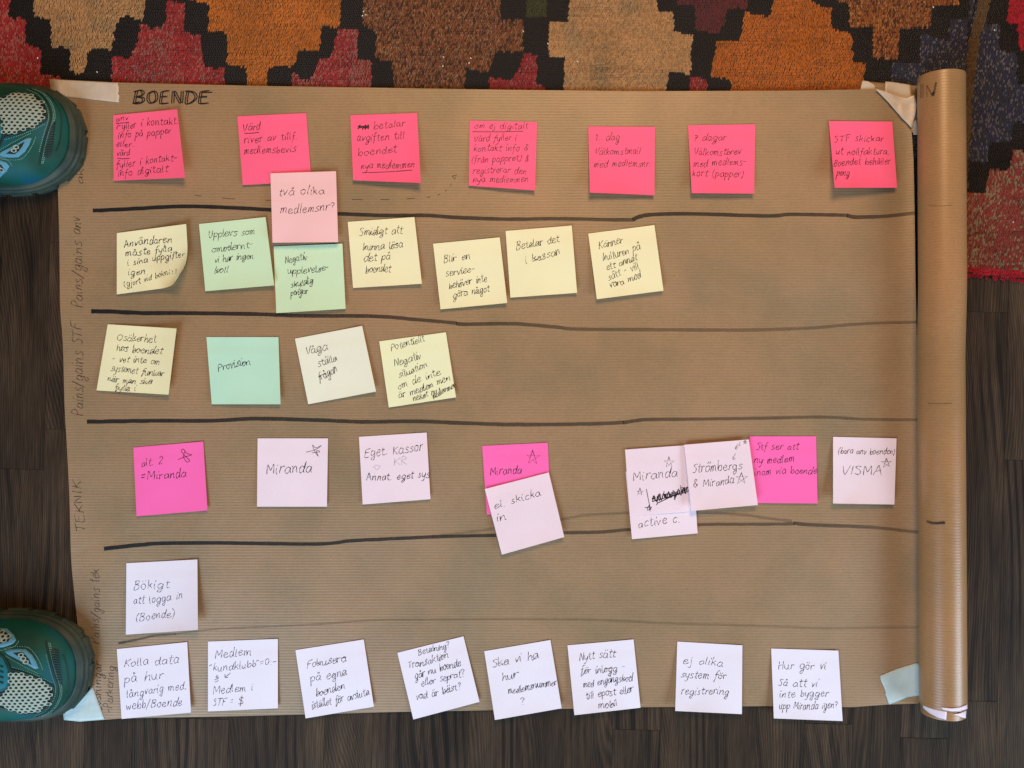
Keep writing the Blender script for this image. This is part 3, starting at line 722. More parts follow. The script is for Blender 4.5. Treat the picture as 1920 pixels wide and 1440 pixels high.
# --- row 4
note([(250,839),(381,828),(389,957),(256,968)], 'mag', 'magenta pink note reading "alt. 2" with a small scrawled star',
 [('alt. 2',265,876,304,871,9),('=Miranda',264,901,349,893,10,1.6)], lift=(0,.2,.7,.3), extra=lambda k: k.stroke([(334,862),(345,857),(360,853),(350,850),(344,842),(340,846),(350,858),(356,864),(350,866),(344,856),(347,846)],1.1,.8))
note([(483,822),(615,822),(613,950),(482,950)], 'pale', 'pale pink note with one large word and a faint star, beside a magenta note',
 [('Miranda',499,890,583,886,12.5,1.6)], lift=(0,.1,.3,.3), extra=lambda k: k.stroke([(574,848),(592,843),(603,835),(592,840),(586,834),(590,846),(597,856),(593,845),(600,847),(585,849)],1.1,.65))
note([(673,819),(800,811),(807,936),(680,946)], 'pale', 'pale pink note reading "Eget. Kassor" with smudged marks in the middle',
 [('Eget. Kassor',683,858,791,845,11),('Annat. eget sys',687,902,805,895,9,1.6)], lift=(0,.1,.4,.3),
 faint=(lambda k: write(k,'KR',738,873,762,871,10,1.8,.22), lambda k: k.stroke([(700,877),(706,872),(713,875),(706,881),(702,876)],2.0,.13)))
note([(904,836),(1027,830),(1033,960),(913,965)], 'mag', 'magenta pink note with a star, half covered by a tilted pale note',
 [('Miranda',919,892,977,888,9.5,1.5)], lift=(0,.1,.1,.1), extra=lambda k: star(k, 999, 858, 13, .85))
note([(909,917),(1029,886),(1058,1007),(941,1040)], 'palethin', 'pale tilted note reading "el. skicka in" lapping over a magenta note',
 [('el. skicka',927,956,1014,928,9),('in',932,979,950,974,9)], lift=(.2,.1,.6,.4), level=2)
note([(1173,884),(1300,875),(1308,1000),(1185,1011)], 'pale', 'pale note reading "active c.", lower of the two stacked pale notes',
 [('active c.',1197,990,1275,979,10)], lift=(0,0,.5,.4))
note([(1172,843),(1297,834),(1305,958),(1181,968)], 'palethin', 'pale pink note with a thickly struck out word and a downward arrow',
 [('Miranda',1187,903,1269,894,11)], lift=(0,0,.1,.1), level=1,
 extra=lambda k: (star(k,1254,867,10,.8), star(k,1200,923,7,.75), k.stroke([(1212,917),(1216,938),(1220,956)],1.2,.9), k.stroke([(1209,952),(1222,951),(1214,957),(1217,947),(1219,959)],1.2,.9),
   write(k,'nytt integration',1224,942,1291,921,9,1.8,.95), k.stroke([(1224,936)]+[(1226+i*4.6, 934-i*1.2+(8 if i%2 else -5)) for i in range(14)],1.9,.95), k.stroke([(1224,940),(1290,922)],1.5,.9), k.stroke([(1232,944),(1286,918)],1.5,.9)))
note([(1405,818),(1530,818),(1533,944),(1409,943)], 'mag', 'magenta pink note starting "Stf ser att", tucked beneath the pale note',
 [('Stf ser att',1417,844,1496,842,8),('ny medlem',1413,869,1489,866,8.5),('inom via boende',1414,891,1531,887,8.5)], lift=(0,0,.3,.1))
note([(1283,834),(1404,824),(1421,947),(1296,958)], 'palethin', 'pale pink note with two words and two stars, lapping a magenta note',
 [('Strömbergs',1298,888,1391,879,11),('& Miranda',1300,914,1376,906,9.5)], lift=(.2,.2,.6,.9), level=3,
 extra=lambda k: (star(k,1390,897,11,.9), write(k,'ev',1379,845,1391,835,6,1,.8), star(k,1397,829,4,.9), k.stroke([(1379,850),(1374,861)],1,.6), k.stroke([(1374,856),(1375,862),(1379,859)],1,.6)))
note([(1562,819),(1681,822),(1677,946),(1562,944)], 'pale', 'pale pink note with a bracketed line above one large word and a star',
 [('(bara anv boenden)',1571,851,1677,852,7.5),('VISMA',1578,891,1652,889,11)], lift=(0,.3,.9,1.3), extra=lambda k: star(k,1662,868,9,.95,1.5))
# --- row 5 and 6
note([(237,1056),(370,1049),(371,1181),(236,1190)], 'palecool', 'pale note reading "Bökigt att logga in (Boende)", alone in the fifth row',
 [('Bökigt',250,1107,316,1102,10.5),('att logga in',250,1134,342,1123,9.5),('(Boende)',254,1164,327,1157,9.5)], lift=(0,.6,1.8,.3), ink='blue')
note([(219,1217),(351,1204),(358,1336),(228,1348)], 'palecool', 'pale note reading "Kolla data på hur" beside the lower shoe',
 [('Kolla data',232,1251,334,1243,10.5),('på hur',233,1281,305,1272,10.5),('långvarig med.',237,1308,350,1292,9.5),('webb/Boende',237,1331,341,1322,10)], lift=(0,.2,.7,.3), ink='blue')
note([(390,1203),(521,1198),(521,1328),(390,1334)], 'palecool', 'pale note ending with a dollar sign, second from left in the bottom row',
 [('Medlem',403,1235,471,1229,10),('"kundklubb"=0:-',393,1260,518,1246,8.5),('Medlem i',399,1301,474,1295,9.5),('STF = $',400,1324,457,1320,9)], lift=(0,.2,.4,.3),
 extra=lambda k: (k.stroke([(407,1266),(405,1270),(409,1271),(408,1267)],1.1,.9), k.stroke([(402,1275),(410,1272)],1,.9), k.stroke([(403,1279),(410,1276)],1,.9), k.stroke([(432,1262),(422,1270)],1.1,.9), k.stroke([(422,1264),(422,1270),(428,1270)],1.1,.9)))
note([(554,1219),(682,1199),(701,1325),(573,1347)], 'palecool', 'pale tilted note starting "Fokusera", third from left in the bottom row',
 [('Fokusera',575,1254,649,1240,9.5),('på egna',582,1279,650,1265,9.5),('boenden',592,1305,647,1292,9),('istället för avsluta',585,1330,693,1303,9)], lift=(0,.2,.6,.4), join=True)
note([(745,1224),(869,1193),(899,1316),(775,1349)], 'palecool', 'pale note tilted most of all, starting "Betalning? Transaktion"',
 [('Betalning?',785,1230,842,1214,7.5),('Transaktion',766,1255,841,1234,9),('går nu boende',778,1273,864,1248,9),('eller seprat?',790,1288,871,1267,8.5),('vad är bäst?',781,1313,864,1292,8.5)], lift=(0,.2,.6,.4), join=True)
note([(908,1221),(1032,1200),(1053,1328),(928,1350)], 'palecool', 'pale note starting "Ska vi ha hur", with a lone question mark at its foot',
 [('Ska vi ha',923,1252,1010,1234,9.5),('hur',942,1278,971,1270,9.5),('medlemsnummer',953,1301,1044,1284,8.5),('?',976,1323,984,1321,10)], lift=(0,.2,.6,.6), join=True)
note([(1064,1210),(1188,1199),(1201,1327),(1077,1341)], 'palecool', 'pale note with five lines starting "Nytt sätt för inlogg"',
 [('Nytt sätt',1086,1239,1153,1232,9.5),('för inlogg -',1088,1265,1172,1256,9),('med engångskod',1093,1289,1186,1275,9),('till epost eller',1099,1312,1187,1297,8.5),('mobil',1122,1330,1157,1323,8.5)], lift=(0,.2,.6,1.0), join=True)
note([(1270,1203),(1392,1210),(1391,1339),(1266,1333)], 'palecool', 'pale note reading "Ej olika system för registrering"',
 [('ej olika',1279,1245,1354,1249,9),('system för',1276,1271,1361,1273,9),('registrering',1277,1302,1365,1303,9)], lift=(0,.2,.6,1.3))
note([(1446,1216),(1572,1220),(1580,1352),(1451,1347)], 'palecool', 'pale note starting "Hur gör vi", nearest the roll in the bottom row',
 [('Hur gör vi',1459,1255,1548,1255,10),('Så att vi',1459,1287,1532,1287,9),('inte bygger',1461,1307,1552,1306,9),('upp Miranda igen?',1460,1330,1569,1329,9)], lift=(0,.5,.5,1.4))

# ---------------------------------------------------------------- tapes
def tape(poly, label, m, zf, name='masking_tape', thick=.00012):
    """poly: outline in photograph pixels (star shaped); zf gives height"""
    cx = sum(p[0] for p in poly) / len(poly); cy = sum(p[1] for p in poly) / len(poly)
    off = P(cx, cy)
    pts = []
    for a, b in zip(poly, poly[1:] + poly[:1]):
        n = max(1, int(math.hypot(b[0]-a[0], b[1]-a[1]) / 6))
        pts += [(a[0] + (b[0]-a[0]) * i / n, a[1] + (b[1]-a[1]) * i / n) for i in range(n)]
    V = []; F = []; K = 6; n = len(pts)
    for k in range(1, K + 1):
        for p in pts:
            x = cx + (p[0]-cx) * k / K; y = cy + (p[1]-cy) * k / K
            V.append(P(x, y, zf(x, y)) - off)
    V.append(P(cx, cy, zf(cx, cy)) - off); c = len(V) - 1
    for i in range(n):
        j = (i + 1) % n
        F.append((c, j, i))
        for k in range(K - 1): F.append((k*n+i, k*n+j, (k+1)*n+j, (k+1)*n+i))
    o = mesh_obj(name, V, F, m, smooth=True)
    o.location = off
    sol = o.modifiers.new('thickness', 'SOLIDIFY'); sol.thickness = thick; sol.offset = 0
    return tag(o, label, 'tape')
def torn(a, b, n=9, amp=2.0, seed=1):
    r_ = random.Random(seed)
    return [(a[0] + (b[0]-a[0]) * i / n + r_.uniform(-amp, amp), a[1] + (b[1]-a[1]) * i / n + r_.uniform(-amp*.4, amp*.4)) for i in range(1, n)]
zt = lambda d: (lambda x, y: zp(x, y) + d)
tape([(97,149),(150,151.5),(222,155)] + torn((222,155),(223,191)) + [(223,192),(120,181),(98,178)], 'strip of masking tape along the top left corner of the paper, under the upper shoe', M_tape, zt(.0005))
tape([(110,1286),(174,1289),(196,1349),(149,1353),(120,1350)], 'piece of pale tape on the bottom left corner of the paper, by the lower shoe', M_tape_cool, zt(.0005))
def z3(x, y): return zp(min(x, 1722), y) + .0006
tape([(1650,1267),(1685,1253),(1722,1242),(1745,1241),(1745,1302),(1722,1304),(1700,1308),(1680,1316),(1667,1321)] + torn((1667,1321),(1650,1267), 9, 1.6, 4), 'pale tape with torn end on the bottom right corner, running under the roll', M_tape_cool, z3)
# layers at the top right corner: lower paper, two strips and the folded flap
under = tape([(1616,152),(1716,160),(1740,162),(1740,240),(1712,238),(1650,190),(1614,170)], 'scrap of kraft paper showing behind the folded top right corner', M_kraft, lambda x, y: .0062, 'kraft_paper_scrap')
under['category'] = 'paper'
tape([(1617,151),(1627,152),(1640,159),(1641.5,168),(1640,172),(1612,172)], 'small tape scrap sticking out above the top edge of the paper', M_tape, lambda x, y: .0068)
tape([(1660,153),(1672,153.5),(1707,159),(1708,176),(1712,190),(1690,190),(1658,178)], 'short tape strip between the folded corner flap and the rug', M_tape, lambda x, y: .0085)
flap = tape([(1641,166),(1658,170.5),(1680,178),(1700,184),(1714,178),(1719,196),(1716,215),(1709,240),(1690,220),(1665,191)], 'crumpled translucent tape flap folded over the top right corner of the paper', M_tape, lambda x, y: .0118 + .0022 * noise.noise(Vector((x * .06, y * .06, 3))) + .003 * smooth01((x - 1690) / 30))
tape([(1706,236),(1718,222),(1722,252),(1713,253)], 'tiny end of tape between the folded flap and the roll', M_tape, lambda x, y: .0075)

# ---------------------------------------------------------------- roll of kraft paper
roll = tag(empty('kraft_paper_roll', (.478, 0, .0)), 'tight brown kraft paper roll lying along the right edge of the sheet', 'paper roll')
RL = Vector(roll.location); RR = .0245; CZ = RR + .0062
def rcx(y): return .4772 - .006 * y
def rcz(y): return CZ - .0045 * smooth01((.12 - y) / .1)
def cyl(name, r0, r1, ya, yb, m, a0=0, a1=2 * math.pi, ny=60, na=64, turns_inside=True):
    V = []; F = []
    for j in range(ny + 1):
        y = ya + (yb - ya) * j / ny
        for i in range(na + 1):
            a = a0 + (a1 - a0) * i / na; r = r0 + (r1 - r0) * i / na
            r *= 1 + .006 * noise.noise(Vector((math.cos(a) * 1.5, math.sin(a) * 1.5, y * 5)))
            V.append(Vector((rcx(y) + r * math.cos(a), y, rcz(y) + r * math.sin(a))) - RL)
    for j in range(ny):
        for i in range(na):
            k = j * (na + 1) + i; F.append((k, k + na + 1, k + na + 2, k + 1))
    return mesh_obj(name, V, F, m, roll, smooth=True)
ytop = P(1717, 150, .02).y; ybot = P(1727, 1316, .02).y; ybot2 = P(1727, 1334, .02).y
# spiral of several turns, outer end tucked at lower left
cyl('outer_wrap', RR - .0004, RR, ybot, ytop, M_kraft_roll, a0=R(-150), a1=R(210), na=80)
cyl('inner_wrap', RR - .0060, RR - .0012, ybot2, ytop - .004, M_kraft_roll, a0=0, a1=8 * math.pi, na=200, ny=20)
def roll_pt(px, py, r):
    D = P(px, py) - Vector((0, 0, H)); O = Vector((0, 0, H)); y = P(px, py, .05).y
    for _ in range(4):
        cx, cz = rcx(y), rcz(y)
        ox, oz = O.x - cx, O.z - cz
        A = D.x**2 + D.z**2; B = 2*(ox*D.x + oz*D.z); Q = ox**2 + oz**2 - r*r
        disc = max(0, B*B - 4*A*Q); t = (-B - math.sqrt(disc)) / (2*A); y = O.y + D.y * t
    return O + D * t
ik = Ink(lambda x, y: roll_pt(x, y, RR * 1.006 + .00015))
ik.stroke([(1727,158),(1726,184)], 2.0, .35); ik.stroke([(1731,158),(1730,184)], 2.0, .3)
ik.stroke([(1738,182),(1737,160)], 2.6, .22); ik.stroke([(1738,160),(1748,180)], 3.0, .32); ik.stroke([(1750,180),(1755,154)], 4.0, .42); ik.stroke([(1747,178),(1752,172)], 5, .5)
ik.build('faded_lettering', M_marker, roll, RL)
ik = Ink(lambda x, y: roll_pt(x, y, RR * 1.006 + .00015))
ik.stroke([(1737,977),(1750,981),(1772,980)], 5.0, .35, a2=.75); ik.build('marker_stub', M_marker, roll, RL)
for pts_, al in (([(1740,385),(1765,386),(1785,385)], .18), ([(1740,756),(1765,757),(1785,756)], .22), ([(1745,590),(1790,592)], .12)):
    ik = Ink(lambda x, y: roll_pt(x, y, RR * 1.006 + .00015)); ik.stroke(pts_, 2.2, al); ik.build('bleed_through', M_marker, roll, RL)
# notes caught inside the roll end (kept as things of their own)
def roll_strip(top, bot, label, kind, r):
    V = []; F = []; n = 14
    c = roll_pt(*top[0], r)
    for i in range(n + 1):
        t = i / n
        a = curve(top, t); b = curve(bot, t)
        for k in range(4):
            s_ = k / 3; V.append(roll_pt(a[0] + (b[0]-a[0]) * s_, a[1] + (b[1]-a[1]) * s_, r) - c)
    for i in range(n):
        for k in range(3): q_ = i*4+k; F.append((q_, q_+1, q_+5, q_+4))
    o = mesh_obj('rolled_sticky_note', V, F, MN[kind], smooth=True); o.location = c
    s_ = o.modifiers.new('thickness', 'SOLIDIFY'); s_.thickness = .0002
    return tag(o, label, 'sticky note', 'notes caught in the end of the roll')
roll_strip([(1729,1312),(1745,1322),(1760,1328),(1776,1331)], [(1730.5,1327),(1742,1337),(1757,1345),(1774,1350)], 'edge of a pale pink note wrapped into the left of the roll end', 'pale', RR - .0007)
roll_strip([(1764,1326),(1785,1328),(1800,1326),(1814,1321)], [(1768,1331),(1785,1334),(1800,1333),(1814,1329)], 'thin sliver of pale pink note across the right of the roll end', 'pale', RR + .0007)
roll_strip([(1789,1339),(1797,1338),(1805,1335),(1812,1332)], [(1790,1340),(1797,1342),(1803,1345),(1811,1347)], 'small pink note corner peeping from the right of the roll end', 'pale', RR - .0006)

# ---------------------------------------------------------------- shoes
def upper_material():
    m, ns, ls, b = mat('teal_upper', rough=.62, spec=.28)
    tc = N(ns, 'ShaderNodeTexCoord')
    n1 = N(ns, 'ShaderNodeTexNoise'); n1.inputs['Scale'].default_value = 16; n1.inputs['Detail'].default_value = 2; ls.new(tc.outputs['Object'], n1.inputs['Vector'])
    r = ramp(ns, [(.36, (.002, .045, .028)), (.50, (.002, .080, .066)), (.60, (.003, .080, .13)), (.72, (.002, .035, .085))]); ls.new(n1.outputs[0], r.inputs[0])
    ls.new(r.outputs[0], b.inputs['Base Color'])
    n2 = N(ns, 'ShaderNodeTexNoise'); n2.inputs['Scale'].default_value = 700; ls.new(tc.outputs['Object'], n2.inputs['Vector'])
    bp = N(ns, 'ShaderNodeBump'); bp.inputs['Strength'].default_value = .3; bp.inputs['Distance'].default_value = .0005
    ls.new(n2.outputs[0], bp.inputs['Height']); ls.new(bp.outputs[0], b.inputs['Normal'])
    return m
M_upper = upper_material()
def rubber():
    m, ns, ls, b = mat('dark_green_rubber', rough=.55, spec=.35)
    tc = N(ns, 'ShaderNodeTexCoord'); n1 = N(ns, 'ShaderNodeTexNoise'); n1.inputs['Scale'].default_value = 30; n1.inputs['Detail'].default_value = 5; ls.new(tc.outputs['Object'], n1.inputs['Vector'])
    r = ramp(ns, [(.35, (.012, .030, .026)), (.7, (.050, .068, .046))]); ls.new(n1.outputs[0], r.inputs[0]); ls.new(r.outputs[0], b.inputs['Base Color'])
    return m
M_rubber = rubber()
M_mesh, *_ = mat('white_mesh', (.31, .38, .32), .75, .12)
M_dark, *_ = mat('dark_lining', (.012, .022, .020), .7, .2)
M_trim, *_ = mat('light_blue_trim', (.09, .27, .37), .55, .2)
M_seam, *_ = mat('dark_seam', (.002, .022, .020), .5, .4)
M_thread, *_ = mat('pale_thread', (.22, .42, .36), .6, .3)
M_vent, *_ = mat('black_vent', (.004, .006, .008), .5, .4)
M_lace, *_ = mat('teal_lace', (.006, .13, .16), .6, .2)
def interp(tb, d):
    if d <= tb[0][0]: return tb[0][1]
    for (a, va), (b, vb) in zip(tb, tb[1:]):
        if d <= b: t = (d - a) / (b - a); t = t * t * (3 - 2 * t); return va + (vb - va) * t
    return tb[-1][1]
LEN = .285
def hw(d):       # half width of the upper at distance d behind the toe
    if d <= 0 or d >= LEN: return 0
    w_ = interp([(.085, .0560), (.12, .0545), (.175, .0385), (.235, .0350), (.285, .0345)], d)
    if d < .085: w_ = .0560 * (1 - (1 - d / .085) ** 2.5) ** (1 / 2.5)
    if d > .24: w_ *= max(0, 1 - ((d - .24) / .045) ** 2.4) ** (1 / 2.4)
    return w_
def hh(d):
    h = interp([(.065, .040), (.11, .050), (.17, .066), (.22, .072), (.285, .070)], d)
    if d < .065: h = .040 * (1 - (1 - max(d, 0) / .065) ** 2.3) ** .44
    return h
ZS = .018
def shoe_z(d, y):
    w_ = hw(d)
    if w_ < 1e-5 or abs(y) >= w_: return ZS
    return ZS + hh(d) * (1 - abs(y / w_) ** 2.5) ** .40
def make_shoe(tip, sgn, label, rot=0.0):
    """tip: world position of the toe tip; sgn +1 / -1 mirrors the panel layout"""
    root = tag(empty('running_shoe', tip), label, 'shoe', 'pair of teal running shoes holding down the paper')
    T = Vector(tip)
    cr, sr = math.cos(rot), math.sin(rot)
    def L2(d, y, z): x = -d; return Vector((x * cr - y * sr, x * sr + y * cr, z))
    # upper
    ds = [LEN * .5 * (1 - math.cos(math.pi * i / 44)) for i in range(45)]
    ds[0] = .0002; ds[-1] = LEN - .0002
    NT = 32; V = []; F = []
    for d in ds:
        for k in range(NT + 1):
            a = -math.pi / 2 + math.pi * k / NT
            sn = math.copysign(abs(math.sin(a)) ** .8, math.sin(a)); cs = abs(math.cos(a)) ** .80
            V.append(L2(d, hw(d) * sn, ZS + hh(d) * cs))
    for i in range(len(ds) - 1):
        for k in range(NT):
            q_ = i * (NT + 1) + k
            dm = (ds[i] + ds[i+1]) / 2
            if .20 < dm < .268 and 10 <= k < 22: continue     # opening for the foot
            F.append((q_, q_ + 1, q_ + NT + 2, q_ + NT + 1))
    mesh_obj('upper', V, F, M_upper, root, smooth=True)
    # tongue lining closes the opening
    V = []; F = []
    for i in range(9):
        d = .18 + .10 * i / 8
        for k in range(9): y = -.028 + .056 * k / 8; V.append(L2(d, y, ZS + .03 + .02 * abs(y / .028)))
    for i in range(8):
        for k in range(8): q_ = i * 9 + k; F.append((q_, q_+1, q_+10, q_+9))
    mesh_obj('insole', V, F, M_dark, root, smooth=True)
    # outline for sole
    outl = []
    NO = 96
    for i in range(NO):
        a = 2 * math.pi * i / NO
        # param round the outline: a=0 toe
        d = LEN * .5 * (1 - math.cos(a)); y = hw(min(max(d, .0003), LEN - .0003)) * (1 if a < math.pi else -1)
        outl.append(Vector((-d, y)))
    # resample evenly
    L = [0]
    for i in range(NO): L.append(L[-1] + (outl[(i+1) % NO] - outl[i]).length)
    M_ = 120; ev = []
    for k in range(M_):
        s_ = L[-1] * k / M_
        i = max(j for j in range(NO) if L[j] <= s_)
        f = (s_ - L[i]) / max(1e-9, L[i+1] - L[i]); ev.append(outl[i].lerp(outl[(i+1) % NO], f))
    nr = []
    for k in range(M_):
        t = (ev[(k+2) % M_] - ev[k-2]).normalized(); nr.append(Vector((-t.y, t.x)))
    cxy = Vector((-LEN/2, 0))
    nr = [n_ if n_.dot(ev[k] - cxy) > 0 else -n_ for k, n_ in enumerate(nr)]
    def loft(prof, name, m):
        V = []; F = []; n = len(prof)
        for k in range(M_):
            toe = smooth01(1 + ev[k].x / .07)
            for (o_, z, tz) in prof:
                q_ = ev[k] + nr[k] * o_
                spring = .006 * smooth01(1 + ev[k].x / .06) * (1 if z < .03 else 1)
                V.append(Vector((q_.x * cr - q_.y * sr, q_.x * sr + q_.y * cr, z + tz * toe + spring)))
        for k in range(M_):
            for i in range(n - 1):
                a = k * n + i; b = ((k + 1) % M_) * n + i
                F.append((a, a + 1, b + 1, b))
        F.append(tuple(k * n for k in range(M_)))
        return mesh_obj(name, V, F, m, root, smooth=True)
    mid = loft([(.0035, .006, 0), (.0062, .009, 0), (.0066, .012, 0), (.0048, .0132, 0), (.0048, .0142, 0), (.0064, .0150, 0), (.0060, .0175, 0), (.0040, .0185, 0), (.0036, .0195, 0), (.0042, .0205, .001), (.0030, .0225, .002), (.0016, .0230, .002), (.0002, .0236, .003), (-.0016, .0240, .004), (-.004, .021, .003)], 'midsole', M_rubber)
    out = loft([(.0010, .0005, 0), (.0045, .0015, 0), (.0050, .0060, 0), (.0020, .0075, 0)], 'outsole', M_rubber)
    # lugs round the sole
    k = 0; idx = 0
    while k < M_ - 3:
        q0, q1 = ev[k], ev[(k + 4) % M_]; n0, n1 = nr[k], nr[(k + 4) % M_]
        V = []
        sp0 = .006 * smooth01(1 + q0.x / .06)
        for z, e in ((.0 + sp0, .0065), (.010 + sp0, .0085), (.0155 + sp0, .0058)):
            for (q_, n_, sh) in ((q0, n0, 0), (q1, n1, 0)):
                for oo in (-.002, e):
                    r_ = q_ + n_ * oo; V.append(Vector((r_.x * cr - r_.y * sr, r_.x * sr + r_.y * cr, z)))
        F = [(0,1,3,2)]
        for b0 in (0, 4): F += [(b0, b0+4, b0+5, b0+1), (b0+1, b0+5, b0+7, b0+3), (b0+3, b0+7, b0+6, b0+2), (b0+2, b0+6, b0+4, b0)]
        F.append((8, 10, 11, 9))
        lg = mesh_obj('lug', V, F, M_rubber, out)
        bv = lg.modifiers.new('bevel', 'BEVEL'); bv.width = .0012; bv.segments = 2
        k += 6 if idx % 2 else 5; idx += 1
    # ---- panels: positions read on the lower shoe, mirrored for the upper one
    bt = Vector(LOWTIP)
    def loc(px, py):     # photograph position on the lower shoe -> (d, y) in shoe space
        z = .05
        for _ in range(6):
            p = P(px, py, z) - bt
            d, y = -p.x, p.y
            z = shoe_z(max(d, .0005), y)
        return d, y * sgn
    def on(d, y, e): return L2(d, y, shoe_z(max(d, .0004), y) + e)
    def patch(poly, name, m, e, parent=root, edge=True):
        pts = []
        pl = [loc(*p) for p in poly]
        for a, b in zip(pl, pl[1:] + pl[:1]):
            for i in range(5): pts.append((a[0] + (b[0]-a[0]) * i / 5, a[1] + (b[1]-a[1]) * i / 5))
        cx = sum(p[0] for p in pts) / len(pts); cy = sum(p[1] for p in pts) / len(pts)
        V = []; F = []; n = len(pts); K = 8
        for k in range(1, K + 1):
            for p in pts: V.append(on(cx + (p[0]-cx)*k/K, cy + (p[1]-cy)*k/K, e if k < K or not edge else e * .2))
        V.append(on(cx, cy, e)); c = len(V) - 1
        for i in range(n):
            j = (i + 1) % n; F.append((c, i, j))
            for k in range(K - 1): F.append((k*n+i, (k+1)*n+i, (k+1)*n+j, k*n+j))
        return mesh_obj(name, V, F, m, parent, smooth=True)
    def net(poly, e, parent):
        pl = [loc(*p) for p in poly]
        V = []; F = []
        d0 = min(p[0] for p in pl); d1 = max(p[0] for p in pl); y0 = min(p[1] for p in pl); y1 = max(p[1] for p in pl)
        W_, H_ = .0057, .0036
        j = 0; y = y0 - H_
        while y < y1 + H_:
            d = d0 - W_ + (W_ / 2 if j % 2 else 0)
            while d < d1 + W_:
                if inside(d, y, pl):
                    b = len(V)
                    for rr_ in (1.0, .60):
                        for (a, c_) in ((0, .66), (.5, .33), (.5, -.33), (0, -.66), (-.5, -.33), (-.5, .33)):
                            if rr_ == 1.0: V.append(on(d + a * W_, y + c_ * H_, e - (.0000)))
                            else: V.append(on(d + a * W_ * .62, y + c_ * H_ * .62, e))
                    for (a, c_) in ((0, .66), (.5, .33), (.5, -.33), (0, -.66), (-.5, -.33), (-.5, .33)):
                        V.append(on(d + a * W_ * .56, y + c_ * H_ * .56, e - .0012))
                    for i in range(6):
                        q_ = (i + 1) % 6
                        F.append((b + i, b + q_, b + 6 + q_, b + 6 + i)); F.append((b + 6 + i, b + 6 + q_, b + 12 + q_, b + 12 + i))
                d += W_
            y += H_; j += 1
        o = mesh_obj('mesh_fabric', V, F, M_mesh, parent); o['kind'] = 'stuff'
        return o
    def line(pts, name, m, r_, e=.0004, parent=root, closed=False):
        pl = [loc(*p) for p in densify(pts, 6)]
        V = []; F = []; NS = 6
        for i, p in enumerate(pl):
            a = pl[max(0, i-1)]; b = pl[min(len(pl)-1, i+1)]
            t = (on(*b, e) - on(*a, e)).normalized(); c = on(*p, e); s1 = t.cross(Vector((0, 0, 1))).normalized(); s2_ = t.cross(s1)
            for k in range(NS): an = 2*math.pi*k/NS; V.append(c + (s1 * math.cos(an) + s2_ * math.sin(an)) * r_)
        for i in range(len(pl) - 1):
            for k in range(NS): a = i*NS+k; b = i*NS+(k+1) % NS; F.append((a, b, b+NS, a+NS))
        return mesh_obj(name, V, F, m, parent, smooth=True)
    def stitches(pts, step=2.6, e=.0007, size=.0006, ln=.0011, parent=root):
        pl = densify(pts, 14); V = []; F = []; acc = 0; last = pl[0]
        for p, q_ in zip(pl, pl[1:]):
            acc += math.hypot(q_[0]-p[0], q_[1]-p[1])
            if acc > step:
                acc = 0; d, y = loc(*q_); d2, y2 = loc(*p)
                t = Vector((d - d2, y - y2)).normalized(); n_ = Vector((-t.y, t.x)); b = len(V)
                for (a, c_) in ((-1, -1), (1, -1), (1, 1), (-1, 1)):
                    V.append(on(d + t.x*a*ln/2 + n_.x*c_*size/2, y + t.y*a*ln/2 + n_.y*c_*size/2, e - .0006))
                V.append(on(d, y, e + .0003))
                F += [(b, b+1, b+4), (b+1, b+2, b+4), (b+2, b+3, b+4), (b+3, b, b+4)]
        o = mesh_obj('stitching', V, F, M_thread, parent); o['kind'] = 'stuff'
    main = [(18,1258),(45,1264),(75,1274),(99,1287),(100,1300),(96,1315),(85,1328),(68,1337),(50,1337),(25,1331),(0,1323),(-30,1317),(-60,1312),(-60,1296),(-20,1303),(2,1304),(14,1298),(22,1287)]
    pn = patch([p for p in main], 'mesh_panel', M_dark, .0004)
    net(main, .0016, pn)
    line(main[:9], 'panel_seam', M_seam, .0009, .0006)
    line([(50,1339),(25,1333),(0,1326),(-30,1321)], 'panel_seam', M_seam, .0010, .0006)
    line([(99,1289),(70,1272),(45,1261),(18,1253),(10,1235),(0,1226),(-20,1220)], 'panel_seam', M_seam, .0008, .0006)
    w1 = [(9,1221),(20,1217),(35,1216),(48,1217),(60,1227),(68,1240),(73,1253),(66,1254),(50,1245),(30,1234),(14,1226)]
    t1 = patch(w1, 'window_trim', M_trim, .0015)
    i1 = [(26,1223),(42,1222),(50,1228),(56,1236),(61,1246),(50,1240),(38,1232)]
    p1 = patch(i1, 'window_lining', M_dark, .0017, t1, False); 
    w2 = [(-45,1172),(-20,1170),(0,1172),(14,1178),(26,1190),(31,1200),(25,1207),(8,1213),(-10,1215),(-45,1214)]
    t2 = patch(w2, 'window_trim', M_trim, .0015)
    i2 = [(-38,1178),(-15,1176),(2,1179),(13,1184),(22,1194),(17,1202),(2,1206),(-15,1208),(-38,1206)]
    p2 = patch(i2, 'window_lining', M_dark, .0017, t2, False)
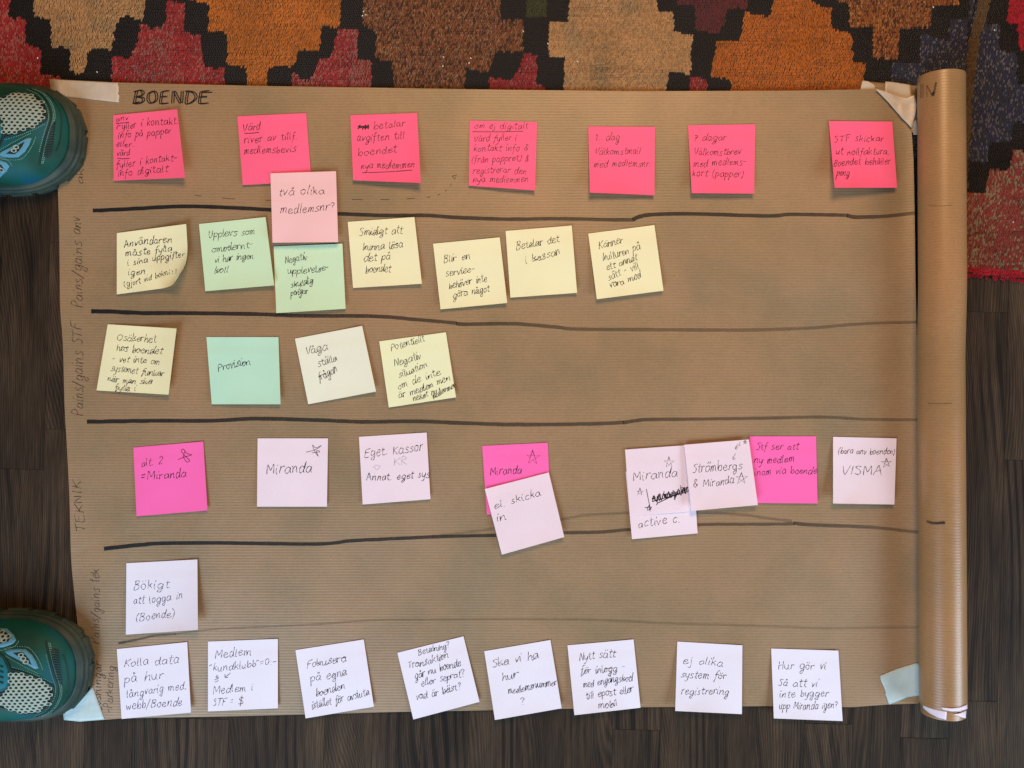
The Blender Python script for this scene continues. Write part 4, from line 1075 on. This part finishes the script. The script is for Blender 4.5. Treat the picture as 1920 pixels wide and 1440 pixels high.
    for il, tt in ((i1, t1), (i2, t2)):
        net(il, .0026, tt)
    # lace stay at the left
    l1 = patch([(-60,1222),(-15,1225),(4,1232),(14,1250),(18,1272),(12,1288),(-10,1296),(-60,1290)], 'lace_stay', M_lace, .0016)
    for q_ in (1248, 1258, 1268, 1278): line([(-30,q_-6),(-8,q_-3),(8,q_+2)], 'lace_cord', M_seam, .0007, .0022, l1)
    line([(4,1228),(16,1245),(21,1268),(16,1290),(2,1300),(-20,1302)], 'panel_seam', M_seam, .0009, .0006)
    # toe seam, vent and stitching
    toe = [(84,1202),(88,1225),(94,1250),(100,1270),(106,1290),(104,1308),(96,1324),(84,1336),(66,1344)]
    line([(p[0]+3, p[1]) for p in toe], 'toe_seam', M_seam, .0008, .0004)
    stitches([(p[0]+7, p[1]) for p in toe]); stitches([(p[0]-2, p[1]-1) for p in toe[1:]]); stitches([(p[0]+10, p[1]) for p in toe], 2.4)
    stitches([(6,1218),(20,1213),(50,1213),(64,1224),(74,1240),(80,1255)]); stitches([(8,1228),(28,1240),(50,1252),(70,1262)]); stitches([(20,1250),(48,1258),(74,1268),(98,1280)])
    stitches([(36,1200),(28,1211),(10,1218),(-10,1220)]); stitches([(0,1232),(10,1250),(14,1270)])
    line([(122,1225),(128,1255),(130,1285),(122,1310),(104,1332),(80,1345)], 'toe_seam', M_seam, .0006, .0003)
    vp = [(97,1216),(104,1215),(111,1218),(113,1240),(115,1262),(118,1284),(114,1284),(108,1268),(102,1250),(98,1232)]
    vt = patch(vp, 'toe_vent', M_vent, .0008)
    for i in range(13):
        yy = 1219 + i * 4.6; xl = 97 + max(0, (i - 2)) * 1.25; xr = 111 + i * .5
        line([(xl, yy), ((xl+xr)/2, yy + .8), (xr, yy + 1.2)], 'vent_rib', M_upper, .0005, .0011, vt)
    return root
LOWTIP = (-.4790, -.3175, 0)
UPTIP = (-.4865, .2760, 0)
make_shoe(LOWTIP, 1, 'teal and blue running shoe on the bottom left corner of the paper')
make_shoe(UPTIP, -1, 'dark teal running shoe on the top left corner beside the rug')
